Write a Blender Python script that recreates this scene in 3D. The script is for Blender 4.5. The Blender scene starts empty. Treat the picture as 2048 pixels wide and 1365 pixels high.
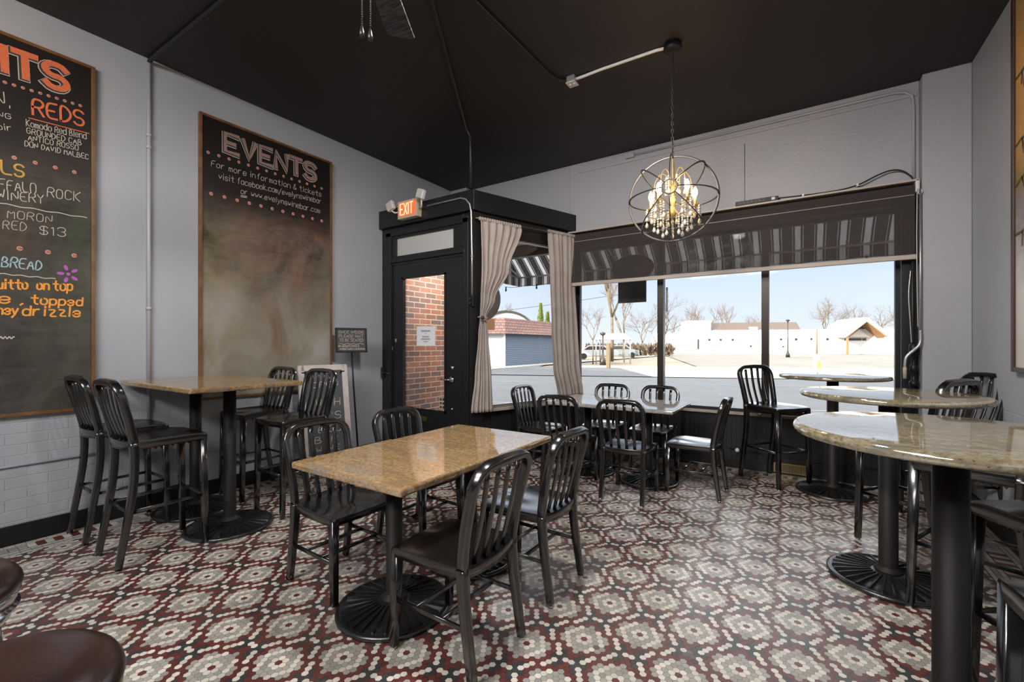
import bpy, math, random
import numpy as np
from mathutils import Vector, Matrix

random.seed(7)
SC = bpy.context.scene
COL = SC.collection

# ------------------------------------------------------------------ camera
CAM_H = 1.345
YAW = 0.5791
cam_d = bpy.data.cameras.new('camera')
cam_d.sensor_width = 36.0
cam_d.lens = 36.0 * 882.6 / 2048.0
cam_d.shift_y = 7.35 / 2048.0
cam_d.clip_start = 0.03
cam_d.clip_end = 600
cam = bpy.data.objects.new('camera', cam_d)
COL.objects.link(cam)
cam.location = (0, 0, CAM_H)
cam.rotation_euler = (math.pi / 2, 0, YAW)
SC.camera = cam

# ------------------------------------------------------------------ colour management
SC.view_settings.view_transform = 'Standard'
SC.view_settings.look = 'None'
SC.view_settings.exposure = 0.28
SC.view_settings.gamma = 1.0
SC.view_settings.use_curve_mapping = False
SC.cycles.use_denoising = True
SC.cycles.max_bounces = 10
SC.cycles.transparent_max_bounces = 16
SC.cycles.caustics_reflective = False
SC.cycles.caustics_refractive = False
SC.cycles.sample_clamp_indirect = 6.0

# ------------------------------------------------------------------ sky
world = bpy.data.worlds.new('sky')
SC.world = world
world.use_nodes = True
wn = world.node_tree
wn.nodes.clear()
w_out = wn.nodes.new('ShaderNodeOutputWorld')
w_bg = wn.nodes.new('ShaderNodeBackground')
w_tc = wn.nodes.new('ShaderNodeTexCoord')
w_sep = wn.nodes.new('ShaderNodeSeparateXYZ')
w_ramp = wn.nodes.new('ShaderNodeValToRGB')
wn.links.new(w_tc.outputs['Generated'], w_sep.inputs[0])
wn.links.new(w_sep.outputs['Z'], w_ramp.inputs[0])
w_str = wn.nodes.new('ShaderNodeMapRange')          # sky overhead brightened for added daylight and reflections, clear blue low down
w_str.interpolation_type = 'SMOOTHSTEP'
w_str.inputs['From Min'].default_value = 0.20
w_str.inputs['From Max'].default_value = 0.42
w_str.inputs['To Min'].default_value = 1.0
w_str.inputs['To Max'].default_value = 4.6
wn.links.new(w_sep.outputs['Z'], w_str.inputs['Value'])
wn.links.new(w_str.outputs[0], w_bg.inputs['Strength'])
wn.links.new(w_ramp.outputs['Color'], w_bg.inputs['Color'])
wn.links.new(w_bg.outputs[0], w_out.inputs[0])
cr = w_ramp.color_ramp
cr.elements[0].position = 0.0
cr.elements[0].color = (0.82, 0.88, 0.95, 1)
cr.elements[1].position = 0.42
cr.elements[1].color = (1, 1, 1, 1)
e = cr.elements.new(0.10); e.color = (0.72, 0.82, 0.96, 1)
e = cr.elements.new(0.20); e.color = (0.58, 0.72, 0.94, 1)
e = cr.elements.new(0.26); e.color = (0.62, 0.74, 0.94, 1)

# ------------------------------------------------------------------ sun
def add_light(name, kind, loc, energy, color=(1, 1, 1), size=None, size_y=None, direction=None, spot=None):
    d = bpy.data.lights.new(name, kind)
    d.energy = energy
    d.color = color
    if kind == 'AREA':
        d.shape = 'RECTANGLE' if size_y else 'SQUARE'
        d.size = size
        if size_y: d.size_y = size_y
    elif kind == 'SUN':
        d.angle = size
    elif size is not None:
        d.shadow_soft_size = size
    if spot:
        d.spot_size = spot[0]; d.spot_blend = spot[1]
    o = bpy.data.objects.new(name, d)
    COL.objects.link(o)
    o.location = loc
    if direction is not None:
        o.rotation_euler = Vector(direction).to_track_quat('-Z', 'Y').to_euler()
    return o

SUN_EL = math.radians(17.5)
sun_dir = Vector((0.50 * math.cos(SUN_EL), 0.866 * math.cos(SUN_EL), -math.sin(SUN_EL)))
add_light('sun', 'SUN', (0, 0, 30), 9.5, (1.0, 0.90, 0.76), size=0.009, direction=sun_dir)

# added fill lights without fixtures to brighten the room, besides the warm wall lamp
add_light('fill_light', 'AREA', (-1.6, -0.6, 3.64), 125, (1.0, 0.98, 0.96), size=1.6, direction=(0.0, 0.40, -1))
add_light('fill_light', 'AREA', (-1.6, -2.6, 3.60), 165, (1.0, 0.98, 0.97), size=2.2, size_y=0.9, direction=(0, 1.0, -0.6))
add_light('wall_lamp', 'SPOT', (-3.2, -0.3, 3.0), 22, (1.0, 0.72, 0.42), size=0.08, direction=(-1.1, 0.6, -0.1), spot=(1.5, 0.8))
add_light('fill_light', 'SPOT', (-0.95, 1.75, 3.40), 190, (1.0, 0.97, 0.94), size=0.12, direction=(-.12, .25, -1), spot=(3.05, 0.5))
# entry recess: fill light added under the soffit to brighten the brick
add_light('entry_fill', 'AREA', (-3.75, 4.55, 2.66), 40, (1.0, 0.90, 0.80), size=0.5, direction=(-0.25, 0, -1))

# ================================================================== helpers
def tag(o, label=None, cat=None, group=None, kind=None):
    if label: o['label'] = label
    if cat: o['category'] = cat
    if group: o['group'] = group
    if kind: o['kind'] = kind
    return o

def empty(name, loc=(0, 0, 0), rz=0.0, label=None, cat=None, group=None, kind=None):
    o = bpy.data.objects.new(name, None)
    o.empty_display_size = 0.1
    COL.objects.link(o)
    o.location = loc
    o.rotation_euler = (0, 0, rz)
    return tag(o, label, cat, group, kind)

def dup(root, loc, rz, label, group=None):
    r = root.copy(); COL.objects.link(r)
    r.location = loc; r.rotation_euler = (0, 0, rz)
    r['label'] = label
    if group: r['group'] = group
    for ch in list(root.children):
        c = ch.copy(); COL.objects.link(c); c.parent = r
        for g in list(ch.children):
            d = g.copy(); COL.objects.link(d); d.parent = c
    return r

def rrect(w, h, r=None, k=2):
    """rounded rectangle profile, list of (a,b)"""
    if r is None: r = min(w, h) * 0.25
    out = []
    for cx, cy, a0 in ((w/2-r, h/2-r, 0), (-w/2+r, h/2-r, 90), (-w/2+r, -h/2+r, 180), (w/2-r, -h/2+r, 270)):
        for i in range(k + 1):
            a = math.radians(a0 + 90 * i / k)
            out.append((cx + r * math.cos(a), cy + r * math.sin(a)))
    return out

def circ(r, n=8):
    return [(r * math.cos(2 * math.pi * i / n), r * math.sin(2 * math.pi * i / n)) for i in range(n)]

class MB:
    def __init__(s):
        s.v = []; s.f = []; s.m = []; s.s = []
    def add(s, verts, faces, mat=0, smooth=False):
        b = len(s.v)
        s.v.extend([tuple(p) for p in verts])
        for f in faces:
            s.f.append([b + i for i in f]); s.m.append(mat); s.s.append(smooth)
        return s
    def box(s, x0, x1, y0, y1, z0, z1, mat=0):
        v = [(x0,y0,z0),(x1,y0,z0),(x1,y1,z0),(x0,y1,z0),(x0,y0,z1),(x1,y0,z1),(x1,y1,z1),(x0,y1,z1)]
        return s.add(v, [(0,3,2,1),(4,5,6,7),(0,1,5,4),(1,2,6,5),(2,3,7,6),(3,0,4,7)], mat)
    def obox(s, c, ax, ay, az, mat=0):
        """oriented box: centre and three half-axis vectors"""
        c = Vector(c); ax = Vector(ax); ay = Vector(ay); az = Vector(az)
        v = [c + ax*i + ay*j + az*k for k in (-1, 1) for j, i in ((-1,-1),(-1,1),(1,1),(1,-1))]
        return s.add(v, [(0,3,2,1),(4,5,6,7),(0,1,5,4),(1,2,6,5),(2,3,7,6),(3,0,4,7)], mat)
    def prism(s, poly, z0, z1, mat=0):
        n = len(poly)
        v = [(p[0], p[1], z0) for p in poly] + [(p[0], p[1], z1) for p in poly]
        f = [list(range(n))[::-1], list(range(n, 2*n))] + [(i, (i+1) % n, n + (i+1) % n, n + i) for i in range(n)]
        return s.add(v, f, mat)
    def sweep(s, pts, prof, side=None, mat=0, closed=False, caps=True, smooth=True, scale=None):
        pts = [Vector(p) for p in pts]
        n = len(pts); k = len(prof)
        tang = []
        for i in range(n):
            a = pts[i-1] if (i > 0 or closed) else pts[0]
            b = pts[(i+1) % n] if (i < n-1 or closed) else pts[-1]
            t = (b - a)
            tang.append(t.normalized() if t.length > 1e-9 else Vector((0,0,1)))
        t0 = tang[0]
        if side is None:
            side = Vector((0,0,1)).cross(t0)
            if side.length < 1e-3: side = Vector((1,0,0))
        sd = Vector(side); sd = (sd - t0 * sd.dot(t0)).normalized()
        verts = []
        for i in range(n):
            t = tang[i]
            sd = (sd - t * sd.dot(t)).normalized()
            up = t.cross(sd)
            # mitre
            sc = scale[i] if scale else 1.0
            for a, b in prof:
                verts.append(pts[i] + sd * (a * sc) + up * (b * sc))
        faces = []
        rng = n if closed else n - 1
        for i in range(rng):
            i2 = (i + 1) % n
            for j in range(k):
                j2 = (j + 1) % k
                faces.append((i*k + j, i*k + j2, i2*k + j2, i2*k + j))
        s.add(verts, faces, mat, smooth)
        if caps and not closed:
            b = len(s.v) - len(verts)
            s.f.append([b + j for j in range(k)][::-1]); s.m.append(mat); s.s.append(False)
            s.f.append([b + (n-1)*k + j for j in range(k)]); s.m.append(mat); s.s.append(False)
        return s
    def tube(s, pts, r, n=8, mat=0, closed=False, scale=None):
        return s.sweep(pts, circ(r, n), None, mat, closed, True, True, scale)
    def lathe(s, prof, n=24, c=(0,0,0), mat=0, smooth=True, axis='z'):
        k = len(prof); verts = []
        for i in range(n):
            a = 2*math.pi*i/n
            for r, z in prof:
                p = (r*math.cos(a), r*math.sin(a), z)
                if axis == 'x': p = (p[2], p[0], p[1])
                if axis == 'y': p = (p[0], p[2], p[1])
                verts.append((c[0]+p[0], c[1]+p[1], c[2]+p[2]))
        faces = []
        for i in range(n):
            i2 = (i+1) % n
            for j in range(k-1):
                faces.append((i*k+j, i2*k+j, i2*k+j+1, i*k+j+1))
        return s.add(verts, faces, mat, smooth)
    def ball(s, c, r, n=8, m=6, mat=0, sz=1.0):
        prof = [(max(r*math.sin(math.pi*i/m), 1e-5), -r*sz*math.cos(math.pi*i/m)) for i in range(m+1)]
        return s.lathe(prof, n, c, mat)
    def grid(s, fn, nu, nv, mat=0, smooth=True, flip=False):
        v = [fn(i/nu, j/nv) for j in range(nv+1) for i in range(nu+1)]
        f = []
        for j in range(nv):
            for i in range(nu):
                a = j*(nu+1)+i
                q = (a, a+1, a+nu+2, a+nu+1)
                f.append(q[::-1] if flip else q)
        return s.add(v, f, mat, smooth)
    def build(s, name, mats, parent=None, origin=None, world=False, bevel=0.0, solid=0.0):
        """origin: world point that becomes the object's origin (top level); world=True: verts are world coords under a parent Empty"""
        if not isinstance(mats, (list, tuple)): mats = [mats]
        me = bpy.data.meshes.new(name)
        verts = s.v
        if parent is not None and world:
            mi = parent.matrix_basis.inverted()
            pp = parent.parent
            if pp is not None: mi = (pp.matrix_basis @ parent.matrix_basis).inverted()
            verts = [tuple(mi @ Vector(p)) for p in verts]
        if origin is not None:
            verts = [(p[0]-origin[0], p[1]-origin[1], p[2]-origin[2]) for p in verts]
        me.from_pydata(verts, [], s.f)
        for mt in mats: me.materials.append(mt)
        me.polygons.foreach_set('material_index', s.m)
        me.polygons.foreach_set('use_smooth', s.s)
        me.update()
        o = bpy.data.objects.new(name, me)
        COL.objects.link(o)
        if origin is not None: o.location = origin
        if parent is not None: o.parent = parent
        if bevel > 0:
            b = o.modifiers.new('edge', 'BEVEL'); b.width = bevel; b.segments = 2; b.limit_method = 'ANGLE'; b.angle_limit = math.radians(40)
        if solid > 0:
            b = o.modifiers.new('thickness', 'SOLIDIFY'); b.thickness = solid; b.offset = 0
        return o

def S(o, kind='structure'):
    o['kind'] = kind
    return o

# ================================================================== materials
def mat(name, color, rough=0.5, metal=0.0, spec=0.5, bump=None, noise=None, coat=0.0, emit=None, emit_s=0.0, ior=1.5):
    """noise=(scale, detail, colour2, lo, hi); bump=(scale, strength)"""
    m = bpy.data.materials.new(name); m.use_nodes = True
    nt = m.node_tree; p = nt.nodes['Principled BSDF']
    p.inputs['Base Color'].default_value = (*color, 1)
    p.inputs['Roughness'].default_value = rough
    p.inputs['Metallic'].default_value = metal
    p.inputs['Specular IOR Level'].default_value = spec
    p.inputs['Coat Weight'].default_value = coat
    p.inputs['IOR'].default_value = ior
    if emit:
        p.inputs['Emission Color'].default_value = (*emit, 1)
        p.inputs['Emission Strength'].default_value = emit_s
    if noise or bump:
        tc = nt.nodes.new('ShaderNodeTexCoord')
    if noise:
        n = nt.nodes.new('ShaderNodeTexNoise'); n.inputs['Scale'].default_value = noise[0]; n.inputs['Detail'].default_value = noise[1]
        nt.links.new(tc.outputs['Object'], n.inputs['Vector'])
        r = nt.nodes.new('ShaderNodeValToRGB')
        r.color_ramp.elements[0].position = noise[3]; r.color_ramp.elements[0].color = (*color, 1)
        r.color_ramp.elements[1].position = noise[4]; r.color_ramp.elements[1].color = (*noise[2], 1)
        nt.links.new(n.outputs['Fac'], r.inputs[0]); nt.links.new(r.outputs[0], p.inputs['Base Color'])
    if bump:
        n2 = nt.nodes.new('ShaderNodeTexNoise'); n2.inputs['Scale'].default_value = bump[0]; n2.inputs['Detail'].default_value = 4
        nt.links.new(tc.outputs['Object'], n2.inputs['Vector'])
        b = nt.nodes.new('ShaderNodeBump'); b.inputs['Strength'].default_value = bump[1]; b.inputs['Distance'].default_value = 0.01
        nt.links.new(n2.outputs['Fac'], b.inputs['Height']); nt.links.new(b.outputs[0], p.inputs['Normal'])
    return m

M = {}
M['wall'] = mat('grey_wall_paint', (0.40, 0.40, 0.435), 0.55, bump=(28, 0.35), noise=(1.3, 5, (0.44, 0.435, 0.46), 0.35, 0.7))
M['ceiling'] = mat('black_ceiling_paint', (0.026, 0.0215, 0.0215), 0.6, bump=(14, 0.3))
M['black'] = mat('black_trim_paint', (0.010, 0.010, 0.011), 0.38, bump=(20, 0.1))
M['bead'] = mat('black_beadboard_paint', (0.016, 0.016, 0.017), 0.35, bump=(40, 0.1))
M['metal'] = mat('black_chair_enamel', (0.007, 0.0066, 0.0066), 0.20, spec=0.5, ior=1.95, bump=(220, 0.02))
M['iron'] = mat('black_cast_iron', (0.015, 0.0125, 0.0115), 0.55, spec=0.32, bump=(420, 0.12))
M['iron_base'] = mat('ribbed_cast_iron', (0.010, 0.010, 0.010), 0.27, ior=1.75, bump=(150, 0.1))
M['chrome'] = mat('chrome', (0.75, 0.75, 0.76), 0.12, 1.0)
M['brass'] = mat('aged_brass', (0.45, 0.33, 0.14), 0.35, 1.0)
M['wood'] = mat('stained_oak_strip', (0.13, 0.055, 0.018), 0.45, noise=(9, 6, (0.21, 0.098, 0.034), 0.35, 0.65))
M['sillwood'] = mat('worn_sill_wood', (0.42, 0.36, 0.29), 0.5, noise=(6, 5, (0.30, 0.24, 0.18), 0.4, 0.7))
M['white'] = mat('white_enamel', (0.72, 0.70, 0.67), 0.4)
M['beige'] = mat('beige_blind_rail', (0.50, 0.43, 0.37), 0.45)
M['galv'] = mat('galvanised_steel', (0.55, 0.54, 0.52), 0.35, 0.8)
M['conduit_black'] = mat('painted_black_conduit', (0.012, 0.0115, 0.012), 0.45)
M['conduit_grey'] = mat('painted_grey_conduit', (0.42, 0.42, 0.45), 0.4)
M['plastic'] = mat('black_plastic', (0.009, 0.009, 0.010), 0.45, spec=0.35)
M['curtain'] = mat('taupe_velvet', (0.36, 0.305, 0.275), 0.8, noise=(5, 4, (0.44, 0.38, 0.345), 0.35, 0.7), bump=(300, 0.1))
M['leather'] = mat('oxblood_leather', (0.016, 0.0065, 0.005), 0.28, ior=1.75, bump=(90, 0.06), noise=(6, 4, (0.030, 0.012, 0.008), 0.35, 0.7))
M['paper'] = mat('white_paper', (0.80, 0.80, 0.84), 0.7)
M['ink'] = mat('grey_ink', (0.30, 0.30, 0.33), 0.7)
M['grout'] = mat('dark_grout', (0.035, 0.030, 0.028), 0.8)
M['asphalt'] = mat('asphalt', (0.068, 0.071, 0.076), 0.9, noise=(1.2, 8, (0.088, 0.091, 0.096), 0.3, 0.75))
M['lot'] = mat('worn_parking_asphalt', (0.112, 0.102, 0.086), 0.9, noise=(0.25, 8, (0.150, 0.138, 0.115), 0.3, 0.7))
M['concrete'] = mat('pale_concrete', (0.30, 0.278, 0.25), 0.9, noise=(0.8, 6, (0.36, 0.335, 0.30), 0.3, 0.7))
M['dirt'] = mat('dry_grass_verge', (0.155, 0.122, 0.084), 0.95, noise=(0.7, 8, (0.22, 0.185, 0.135), 0.3, 0.7))
M['road_paint'] = mat('worn_white_road_paint', (0.17, 0.165, 0.16), 0.8)
M['stucco'] = mat('white_stucco', (0.80, 0.77, 0.73), 0.9)
M['brownroof'] = mat('brown_metal_roof', (0.085, 0.052, 0.036), 0.6)
M['softwood'] = mat('tan_timber', (0.30, 0.16, 0.06), 0.7)
M['darkglass'] = mat('dark_window_glass', (0.05, 0.045, 0.04), 0.15)
M['bark'] = mat('pale_bare_bark', (0.10, 0.075, 0.048), 0.9, noise=(4, 5, (0.17, 0.13, 0.075), 0.3, 0.7))
M['twig'] = mat('twig_bark', (0.145, 0.10, 0.068), 0.9)
M['sidingblue'] = mat('blue_siding', (0.085, 0.112, 0.155), 0.7)
M['sidingwhite'] = mat('white_siding', (0.74, 0.74, 0.73), 0.7)
M['postwood'] = mat('weathered_post', (0.17, 0.12, 0.065), 0.8)
M['yellow'] = mat('yellow_paint', (0.75, 0.55, 0.08), 0.6)
M['soffit'] = mat('pale_soffit', (0.55, 0.55, 0.54), 0.7)
M['signgrey'] = mat('dark_sign_board', (0.045, 0.042, 0.042), 0.5)
M['copper'] = mat('copper_sheet', (0.42, 0.27, 0.16), 0.4, 0.6)
M['gold'] = mat('gilded_iron', (0.55, 0.38, 0.14), 0.4, 0.25)
M['bronze'] = mat('dark_bronze', (0.055, 0.045, 0.038), 0.32, 0.6)
M['candle'] = mat('ivory_candle_sleeve', (0.75, 0.62, 0.40), 0.5)
M['bulb'] = mat('lit_bulb', (1, 0.8, 0.5), 0.3, emit=(1.0, 0.66, 0.26), emit_s=60)
M['crystal'] = mat('crystal', (0.90, 0.84, 0.72), 0.08, spec=1.0)
M['crystal'].node_tree.nodes['Principled BSDF'].inputs['Transmission Weight'].default_value = 0.15
M['exit_red'] = mat('lit_exit_face', (0.45, 0.08, 0.03), 0.5, emit=(0.85, 0.13, 0.035), emit_s=0.8)
M['exit_letter'] = mat('lit_exit_letter', (1.0, 0.7, 0.5), 0.5, emit=(1.0, 0.42, 0.22), emit_s=1.2)
M['lens'] = mat('ribbed_lamp_lens', (0.62, 0.60, 0.56), 0.2, spec=0.8, bump=(70, 0.6))
M['cream'] = mat('cream_plastic', (0.55, 0.46, 0.34), 0.4)

def chalk(name, c): 
    return mat(name, c, 0.9, noise=(180, 3, tuple(x*0.6 for x in c), 0.45, 0.75))
M['c_white'] = chalk('white_chalk', (0.62, 0.55, 0.47))
M['c_dim'] = chalk('dusty_pink_chalk', (0.30, 0.19, 0.16))
M['c_red'] = chalk('red_chalk', (0.72, 0.17, 0.07))
M['c_orange'] = chalk('orange_chalk', (0.90, 0.36, 0.06))
M['c_yellow'] = chalk('yellow_chalk', (0.62, 0.36, 0.08))
M['c_blue'] = chalk('pale_blue_chalk', (0.36, 0.55, 0.60))
M['c_purple'] = chalk('purple_chalk', (0.48, 0.13, 0.50))
M['c_pink'] = chalk('coral_chalk', (0.70, 0.30, 0.24))

def nodes_of(name, rough=0.5, spec=0.5):
    m = bpy.data.materials.new(name); m.use_nodes = True
    nt = m.node_tree; p = nt.nodes['Principled BSDF']
    p.inputs['Roughness'].default_value = rough
    p.inputs['Specular IOR Level'].default_value = spec
    tc = nt.nodes.new('ShaderNodeTexCoord')
    return m, nt, p, tc

def ramp(nt, src, stops):
    r = nt.nodes.new('ShaderNodeValToRGB')
    els = r.color_ramp.elements
    while len(els) > 1: els.remove(els[-1])
    els[0].position = stops[0][0]; els[0].color = (*stops[0][1], 1)
    for pos, c in stops[1:]:
        e = els.new(pos); e.color = (*c, 1)
    nt.links.new(src, r.inputs[0])
    return r.outputs[0]

def noise(nt, vec, scale, detail=4, dist=0.0, rough=0.55):
    n = nt.nodes.new('ShaderNodeTexNoise'); n.inputs['Scale'].default_value = scale; n.inputs['Detail'].default_value = detail
    n.inputs['Distortion'].default_value = dist; n.inputs['Roughness'].default_value = rough
    nt.links.new(vec, n.inputs['Vector'])
    return n.outputs['Fac']

def mixc(nt, fac, a, b):
    m = nt.nodes.new('ShaderNodeMix'); m.data_type = 'RGBA'
    if isinstance(fac, float): m.inputs[0].default_value = fac
    else: nt.links.new(fac, m.inputs[0])
    for s, i in ((a, 6), (b, 7)):
        if isinstance(s, tuple): m.inputs[i].default_value = (*s, 1)
        else: nt.links.new(s, m.inputs[i])
    return m.outputs[2]

def mapping(nt, vec, scale=(1, 1, 1), loc=(0, 0, 0), rot=(0, 0, 0)):
    m = nt.nodes.new('ShaderNodeMapping')
    m.inputs['Scale'].default_value = scale; m.inputs['Location'].default_value = loc; m.inputs['Rotation'].default_value = rot
    nt.links.new(vec, m.inputs['Vector'])
    return m.outputs[0]

def granite(name, base, blot, light, streak_rot=0.5):
    m, nt, p, tc = nodes_of(name, 0.05, 0.5)
    p.inputs['IOR'].default_value = 3.1
    v = tc.outputs['Object']
    vs = mapping(nt, v, (3.0, 9.0, 9.0), (1.3, 0.2, 0), (0, 0, streak_rot))
    big = noise(nt, vs, 1.1, 5, 0.6)
    c1 = ramp(nt, big, [(0.34, base), (0.48, light), (0.56, base), (0.66, blot)])
    sm = noise(nt, v, 55, 6, 0.2, 0.7)
    c2 = mixc(nt, ramp(nt, sm, [(0.42, (0, 0, 0)), (0.62, (1, 1, 1))]), c1, tuple(x * 0.62 for x in base))
    sp = noise(nt, v, 110, 3, 0.0, 0.6)
    c3 = mixc(nt, ramp(nt, sp, [(0.64, (0, 0, 0)), (0.70, (1, 1, 1))]), c2, (0.02, 0.018, 0.015))
    nt.links.new(c3, p.inputs['Base Color'])
    return m
M['granite_gold'] = granite('golden_granite', (0.40, 0.245, 0.105), (0.25, 0.225, 0.19), (0.47, 0.32, 0.17))
M['granite_grey'] = granite('grey_gold_granite', (0.31, 0.25, 0.145), (0.17, 0.165, 0.145), (0.36, 0.31, 0.215), 0.9)

M['granite_pale'] = granite('pale_grey_granite', (0.46, 0.44, 0.40), (0.33, 0.32, 0.30), (0.55, 0.53, 0.49), 0.2)

def chalkboard(name, tint, film_sheen):
    m, nt, p, tc = nodes_of(name, 0.30 if film_sheen > .3 else .5, 0.5)
    p.inputs['IOR'].default_value = 1.6 if film_sheen > .3 else 1.4
    v = tc.outputs['Object']
    vs = mapping(nt, v, (1, 1.0, 0.8))
    n1 = noise(nt, vs, 1.6, 6, 1.2, 0.6)
    n2 = noise(nt, mapping(nt, v, (1, 0.6, 2.4), (3, 1, 4)), 4.0, 8, 1.5, 0.7)
    dust = ramp(nt, n1, [(0.35, (0.012, 0.010, 0.009)), (0.55, tint), (0.75, tuple(x * 1.7 for x in tint))])
    hue = noise(nt, mapping(nt, v, (1, 1, 1), (7, 2, 5)), 1.1, 3, 0.4)
    tintc = ramp(nt, hue, [(0.35, (1.35, 0.85, 0.65)), (0.5, (1, 1, 1)), (0.65, (0.80, 1.15, 0.75))])
    mul = nt.nodes.new('ShaderNodeMix'); mul.data_type = 'RGBA'; mul.blend_type = 'MULTIPLY'; mul.inputs[0].default_value = 1.0
    nt.links.new(dust, mul.inputs[6]); nt.links.new(tintc, mul.inputs[7])
    c = mixc(nt, ramp(nt, n2, [(0.40, (0, 0, 0)), (0.80, (0.5, 0.5, 0.5))]), mul.outputs[2], tuple(x * 2.2 for x in tint))
    film_sheen_c = ramp(nt, noise(nt, mapping(nt, v, (1, 1, .7), (2, 8, 1)), 1.5, 6, 1.4), [(0.30, (0.21, 0.135, 0.095)), (0.45, (0.27, 0.245, 0.185)), (0.55, (0.34, 0.30, 0.255)), (0.70, (0.37, 0.355, 0.335))])
    low = nt.nodes.new('ShaderNodeSeparateXYZ'); nt.links.new(v, low.inputs[0])
    lowm = nt.nodes.new('ShaderNodeMapRange'); lowm.interpolation_type = 'SMOOTHSTEP'      # paler lower down: wiped chalk, with window sheen mixed into the colour
    nt.links.new(low.outputs['Z'], lowm.inputs['Value'])
    lowm.inputs['From Min'].default_value = 1.55; lowm.inputs['From Max'].default_value = 0.45
    lowm.inputs['To Min'].default_value = 0.0; lowm.inputs['To Max'].default_value = film_sheen
    c = mixc(nt, lowm.outputs[0], c, film_sheen_c)
    # the written top band was never wiped: a plain dark board there
    sep = nt.nodes.new('ShaderNodeSeparateXYZ'); nt.links.new(v, sep.inputs[0])
    band = nt.nodes.new('ShaderNodeMapRange'); band.interpolation_type = 'SMOOTHSTEP'
    nt.links.new(sep.outputs['Z'], band.inputs['Value'])
    band.inputs['From Min'].default_value = 1.55; band.inputs['From Max'].default_value = 1.95
    c = mixc(nt, band.outputs[0], c, (0.013, 0.010, 0.009))
    nt.links.new(c, p.inputs['Base Color'])
    return m
M['board'] = chalkboard('chalk_dusted_board', (0.125, 0.086, 0.066), 0.95)
M['board_dark'] = chalkboard('lightly_dusted_board', (0.048, 0.043, 0.035), 0.05)

def glass(name, tint=(1, 1, 1), refl=0.06):
    m = bpy.data.materials.new(name); m.use_nodes = True
    nt = m.node_tree; nt.nodes.clear()
    out = nt.nodes.new('ShaderNodeOutputMaterial')
    tr = nt.nodes.new('ShaderNodeBsdfTransparent'); tr.inputs[0].default_value = (*tint, 1)
    gl = nt.nodes.new('ShaderNodeBsdfGlossy'); gl.inputs['Roughness'].default_value = 0.01
    fr = nt.nodes.new('ShaderNodeFresnel'); fr.inputs['IOR'].default_value = 1.35
    mx = nt.nodes.new('ShaderNodeMixShader')
    nt.links.new(fr.outputs[0], mx.inputs[0]); nt.links.new(tr.outputs[0], mx.inputs[1]); nt.links.new(gl.outputs[0], mx.inputs[2])
    nt.links.new(mx.outputs[0], out.inputs[0])
    return m
M['glass'] = glass('window_glass', (0.96, 0.97, 0.97))

def sheer(name, color, t):
    m = bpy.data.materials.new(name); m.use_nodes = True
    nt = m.node_tree; nt.nodes.clear()
    out = nt.nodes.new('ShaderNodeOutputMaterial')
    tr = nt.nodes.new('ShaderNodeBsdfTransparent')
    df = nt.nodes.new('ShaderNodeBsdfDiffuse'); df.inputs[0].default_value = (*color, 1)
    mx = nt.nodes.new('ShaderNodeMixShader'); mx.inputs[0].default_value = 1 - t
    nt.links.new(tr.outputs[0], mx.inputs[1]); nt.links.new(df.outputs[0], mx.inputs[2])
    nt.links.new(mx.outputs[0], out.inputs[0])
    return m
M['mesh_screen'] = sheer('brown_solar_screen', (0.080, 0.070, 0.068), 0.42)
M['ribglass'] = mat('frosted_transom_glass', (0.50, 0.50, 0.48), 0.35)

def brick_wall(name):
    m, nt, p, tc = nodes_of(name, 0.85, 0.2)
    v = mapping(nt, tc.outputs['Object'], (1, 1, 1), (0, 0, 0), (0, math.radians(90), math.radians(90)))
    sw = nt.nodes.new('ShaderNodeSeparateXYZ'); nt.links.new(tc.outputs['Object'], sw.inputs[0])
    cb = nt.nodes.new('ShaderNodeCombineXYZ')
    nt.links.new(sw.outputs['Y'], cb.inputs['X']); nt.links.new(sw.outputs['Z'], cb.inputs['Y'])
    b = nt.nodes.new('ShaderNodeTexBrick')
    nt.links.new(cb.outputs[0], b.inputs['Vector'])
    b.inputs['Scale'].default_value = 1.0
    b.inputs['Brick Width'].default_value = 0.215; b.inputs['Row Height'].default_value = 0.074
    b.inputs['Mortar Size'].default_value = 0.006
    b.inputs['Color1'].default_value = (0.40, 0.165, 0.10, 1); b.inputs['Color2'].default_value = (0.15, 0.115, 0.115, 1)
    b.inputs['Mortar'].default_value = (0.62, 0.47, 0.38, 1)
    n = noise(nt, tc.outputs['Object'], 60, 4)
    c = mixc(nt, ramp(nt, n, [(0.45, (0, 0, 0)), (0.75, (0.7, 0.7, 0.7))]), b.outputs['Color'], (0.20, 0.13, 0.11))
    nt.links.new(c, p.inputs['Base Color'])
    bp = nt.nodes.new('ShaderNodeBump'); bp.inputs['Strength'].default_value = 0.5; bp.inputs['Distance'].default_value = 0.01; bp.invert = True
    nt.links.new(b.outputs['Fac'], bp.inputs['Height']); nt.links.new(bp.outputs[0], p.inputs['Normal'])
    return m
M['brick'] = brick_wall('red_brick')

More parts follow.
